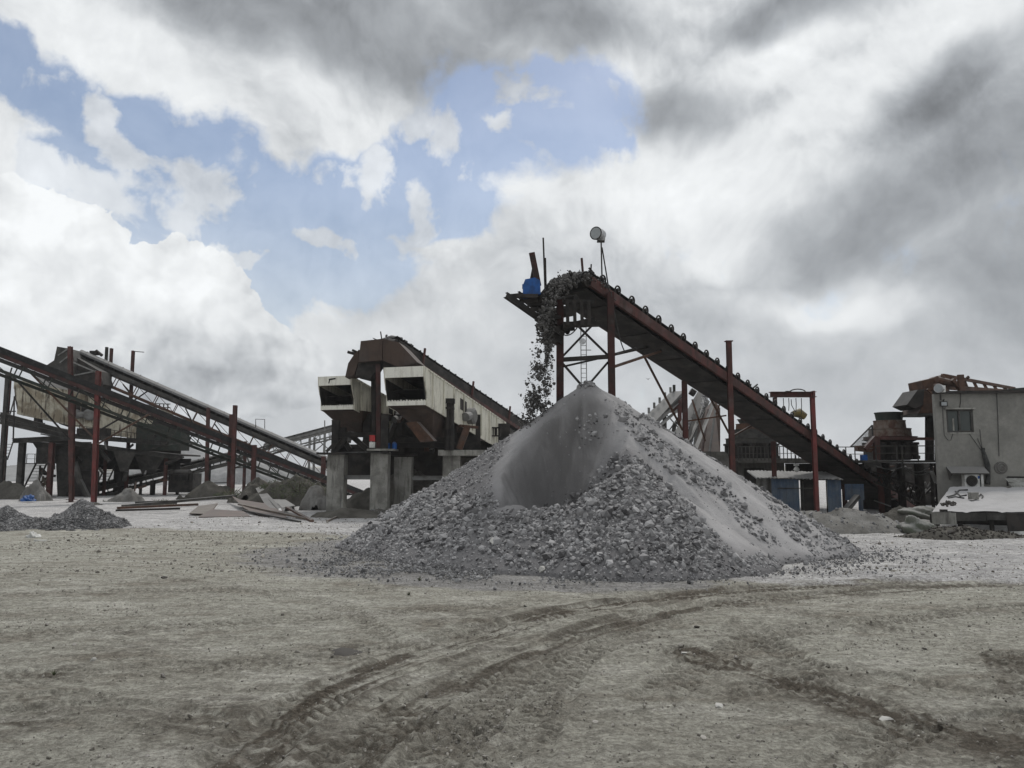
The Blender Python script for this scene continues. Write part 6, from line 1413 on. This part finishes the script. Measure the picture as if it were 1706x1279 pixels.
# bushes
def bush(label, px, pyb, d, w, h, n, seed):
    r2 = np.random.default_rng(seed); g = P(px, pyb, d); t = thing('bush', g, label, 'bush')
    m = MB()
    for k in range(26):
        a = r2.uniform(0, 6.28); e = Vector((math.cos(a) * w * .5 * r2.uniform(.3, 1), math.sin(a) * w * .3, h * r2.uniform(.6, 1.05))); m.tube([g, g + e * .5 + UP * .05, g + e], [.02, .014, .005], 4, False)
    m.build('stem', 'wood', t)
    V = []; F = []
    for k in range(n):
        a = r2.uniform(0, 6.28); rr_ = math.sqrt(r2.uniform(0, 1)); c = Vector((math.cos(a) * rr_ * w * .5, math.sin(a) * rr_ * w * .3, h * r2.uniform(.15, 1) * (1.05 - rr_ * .6)))
        x = Vector(r2.normal(size=3)).normalized() * .045; y = x.orthogonal().normalized() * .022; i = len(V); V += [c - x, c + y, c + x, c - y]; F.append((i, i + 1, i + 2, i + 3))
    np_mesh('foliage', [tuple(v) for v in V], F, 'leaf', t)
bush('dark scrubby bush on the mound under the red conveyor', 500, 832, 43., 3.6, 1.3, 2600, 1); bush('smaller dark bush right behind the short red post', 455, 820, 45., 1.6, .8, 900, 2)
bush('thin weedy bush by the ladder foot at the left', 68, 832, 53., 1.1, 1.9, 260, 3); bush('green scrub on the bank left of the rusty sheet', 385, 832, 47., 2.2, .7, 800, 4); bush('low green weeds below the grey beam at left', 270, 846, 43., 1.6, .5, 700, 5)
# tiny plants in the yard
for px, py, s, lab in [(699, 968, .10, 'small lone weed on the yard in front of the pile'), (681, 992, .07, 'low weed tuft left of the wheel tracks'), (90, 1125, .05, 'scrap of dead weed at the left of the yard')]:
    g = G(px, py); m = MB(); vs = []; fs = []
    for k in range(24):
        a = rnd.uniform(0, 6.28); b_ = rnd.uniform(.3, 1); e = Vector((math.cos(a) * s * b_, math.sin(a) * s * b_, s * rnd.uniform(.5, 1.2))); w = Vector((-math.sin(a), math.cos(a), 0)) * .008; i = len(vs)
        vs += [g - w, g + w, g + e]; fs.append((i, i + 1, i + 2))
    m.add(vs, fs); o = m.build('weed', 'leaf'); tag(o, lab, 'weed')
# bird
m = MB(); c = P(1079, 631, 55); m.add([c + Vector((-.18, 0, .10)), c, c + Vector((.22, 0, .06)), c + Vector((.02, .05, -.04)), c + Vector((.0, -.05, -.03)), c + Vector((.12, 0, -.12))], [(0, 1, 3), (1, 2, 3), (0, 4, 1), (1, 4, 2), (1, 3, 5), (1, 5, 4)]); o = m.build('bird', 'dark'); tag(o, 'tiny bird flying under the conveyor, right of the trestle', 'bird')
# far stockpile hills
def hill(cx, cy, rx, ry, h, seed, pw=1.0, label=None):
    return mound('stockpile_hill', label, 'stockpile', cx, cy, rx, ry, h, 'hill', seed, 80, .06, pw)
for (px, ypk, wpx, d_, sd_, pw_, lab) in [(60, 772, 330, 120, 21, .9, 'broad pale stockpile far behind the left platform'), (-80, 765, 300, 130, 22, .9, 'far stockpile at the left picture edge'), (310, 735, 240, 105, 23, .95, 'pointed pale stockpile behind the covered conveyor'), (395, 752, 210, 95, 24, .95, 'grey stockpile seen between the left red posts'), (250, 790, 220, 90, 25, 1., 'low stockpile seen under the left platform'), (500, 778, 330, 150, 26, .9, 'very distant low stockpile left of the pillars'), (1390, 790, 400, 140, 27, .9, 'low distant stockpile behind the blue shed')]:
    s = d_ / 1280; pk = P(px, ypk, d_); hill(pk.x, d_, wpx * s / 2, wpx * s / 2.4, pk.z * 1.08, sd_, pw_, lab)
m = MB(); a, b_ = P(-20, 806, 70), P(18, 806, 70); m.box(((a.x + b_.x) / 2, 70, a.z / 2), (b_.x - a.x, 1, a.z)); o = m.build('boundary_wall', 'concrete'); tag(o, 'low pale boundary wall at the far left behind the mound', 'wall')

# dusty air over the yard
m = MB(); m.box((0, 655, 8), (2410, 1730, 19.0)); m.v = [Vector(v) for v in m.v]
hz = m.build('haze', M['dark']); tag(hz, kind='stuff')
mm = bpy.data.materials.new('dusty_air'); mm.use_nodes = True; nn = mm.node_tree.nodes; nn.clear()
ov = nn.new('ShaderNodeOutputMaterial'); pv = nn.new('ShaderNodeVolumePrincipled'); mm.node_tree.links.new(pv.outputs[0], ov.inputs['Volume'])
pv.inputs['Color'].default_value = (.92, .93, .95, 1); pv.inputs['Density'].default_value = .0004; pv.inputs['Anisotropy'].default_value = .3
hz.data.materials.clear(); hz.data.materials.append(mm)

import bmesh
bm = bmesh.new(); bmesh.ops.create_icosphere(bm, subdivisions=3, radius=1)
for v in bm.verts: v.co = Vector((v.co.x * 1.35, v.co.y * 1.0, v.co.z * 1.75))
me = bpy.data.meshes.new('dust_cloud'); bm.to_mesh(me); bm.free(); dc = bpy.data.objects.new('dust_cloud', me); COL.objects.link(dc); dc.location = (1.0, 18.6, 2.0); tag(dc, kind='stuff'); dc['label'] = 'dust hanging in the hollow under the falling stone'
mm = bpy.data.materials.new('hanging_dust'); mm.use_nodes = True; t = NT(mm); t.n.clear()
ov = t.node('ShaderNodeOutputMaterial'); pv = t.node('ShaderNodeVolumePrincipled'); t.l.new(pv.outputs[0], ov.inputs['Volume'])
tcn = t.node('ShaderNodeTexCoord'); ob = tcn.outputs['Object']
mp = t.node('ShaderNodeMapping'); t.l.new(ob, mp.inputs[0]); mp.inputs['Scale'].default_value = (1 / 1.35, 1, 1 / 1.75)
gr = t.node('ShaderNodeTexGradient', gradient_type='SPHERICAL'); t.l.new(mp.outputs[0], gr.inputs[0])
dn = t.math('MULTIPLY', t.rng(t.math('ADD', gr.outputs['Fac'], t.math('MULTIPLY', t.math('SUBTRACT', t.noise(ob, 1.6, 4, .55), .5), .8)), .05, .7), .40)
t.l.new(dn, pv.inputs['Density']); pv.inputs['Color'].default_value = (.25, .245, .245, 1)
me.materials.append(mm)

clut = random.Random(5)
m = None
for k in range(26):
    x = clut.uniform(1450, 1560); y = clut.uniform(776, 835); d_ = clut.uniform(35.5, 40)
    m = MB(); L_ = clut.uniform(8, 34)
    if k % 3: m.bar(P(x, y, d_), P(x + L_, y + clut.uniform(-14, 14), d_), clut.uniform(.05, .16))
    else: m.tube([P(x, y, d_), P(x + L_ * .5, y + clut.uniform(2, 8), d_), P(x + L_, y, d_)], clut.uniform(.04, .1), 7)
    m.build('brace' if k % 3 else 'pipe', clut.choice(['darkdust', 'dark', 'rust', 'greydust']), bpy.data.objects['crusher_platform'])
for k in range(30):
    x = clut.uniform(556, 740); y = clut.uniform(692, 750); d_ = clut.uniform(37.5, 40)
    m = MB(); a = P(x, y, d_); m.bar(a, P(x + clut.uniform(-25, 25), min(752, y + clut.uniform(5, 40)), d_ + clut.uniform(-.5, .5)), clut.uniform(.08, .22))
    m.build('frame_brace', clut.choice(['darkdust', 'dark', 'rust']), stn)
for k in range(34):
    x = clut.uniform(60, 290); y = clut.uniform(700, 812); d_ = clut.uniform(54, 58)
    m = MB(); a = P(x, y, d_); m.bar(a, P(x + clut.uniform(-30, 30), y + clut.uniform(-12, 22), d_ + clut.uniform(-.5, .5)), clut.uniform(.08, .22))
    m.build('brace', clut.choice(['darkdust', 'dark', 'rust', 'dark']), dk)
# spilled stone and low heaps at post feet
for i, (px, pyb, w, hh_, lab) in enumerate([(156, 842, 26, 5, 'spill heap round the tall red post beside the gravel pile'), (386, 832, 26, 6, 'spill heap round the foot of the twin red posts at left'), (560, 858, 46, 7, 'crumbled dust round the leftmost concrete pillar'), (632, 858, 50, 8, 'crumbled dust round the pillar carrying the red and white cabinet'),
                                          (1354, 868, 40, 6, 'dust heap round the foot of the gantry post'), (1466, 868, 30, 6, 'dust heap round the red post near the conveyor tail'), (1288, 866, 40, 8, 'dust heap round the red post before the blue shed')]):
    mnd('spill_heap', lab, px, pyb, w * 1.6, hh_, 'mounddust' if i > 3 else 'mound', 70 + i, .7, 'heap', n_stones=160, ssz=.03)

for i, (px, py, sx, lab) in enumerate([(572, 1082, .30, 'black clump of wet soil on the dirt left of the wheel tracks'), (22, 1206, .16, 'dark soil clump at the left edge of the foreground'), (196, 1123, .14, 'low dark soil clump on the dirt at left'), (232, 1081, .14, 'small dark clods left of the black soil clump')]):
    g = G(px, py); mound('soil_clump', lab, 'soil', g.x, g.y, sx, sx * .75, .075, M['clod'], 90 + i, 40, .7, .8)

# ------------------------------------------------------------------ parts of parts, and groups of look-alikes
SUB = [('lens', 'housing'), ('rim', 'housing'), ('fan_grille', 'fan_opening'), ('strap', 'casing'), ('badge', 'casing'), ('cover_rib', 'cover'), ('black_mark', 'front_panel'), ('screen_teeth', 'front_lip'),
       ('bolt', 'side_panel'), ('stiffener', 'side_panel'), ('opening', 'side_panel'), ('motor_shaft', 'gearbox'), ('pale_hem', 'hanging_sheet'), ('cord', 'shade')]
base = lambda o: o.name.split('.')[0]
for o in list(COL.objects):
    for a, b_ in SUB:
        if base(o) == a and o.parent is not None and o.parent.parent is None:
            sib = [q for q in o.parent.children if base(q) == b_ and q.location.length < 1e-6]
            if sib and o.location.length < 1e-6: o.parent = sib[-1]
GR = {'belt_conveyor': 'belt conveyors of the crushing plant', 'vibrating_screen': 'cream vibrating screens', 'cone_crusher': 'cone crushers on the platform', 'gravel_pile': 'small gravel piles at the left edge', 'soil_mound': 'soil mounds around the plant',
      'sand_heap': 'small sand heaps under the plant', 'spill_heap': 'spill heaps round post feet', 'rock': 'single stones lying about', 'scrap_sheet': 'scrap sheets on the rubbish at left', 'scrap_beam': 'scrap beams on the rubbish at left', 'bush': 'bushes on the left banks',
      'stockpile_hill': 'far stockpiles', 'tarpaulin': 'tarpaulins by the lean-to roof', 'weed': 'weeds on the yard', 'soil_clump': 'dark soil clumps on the yard', 'screen_platform': 'platforms under the screens', 'gas_bottle': 'blue drums between the screens'}
for o in COL.objects:
    if o.parent is None and base(o) in GR and 'group' not in o and 'category' in o: o['group'] = GR[base(o)]
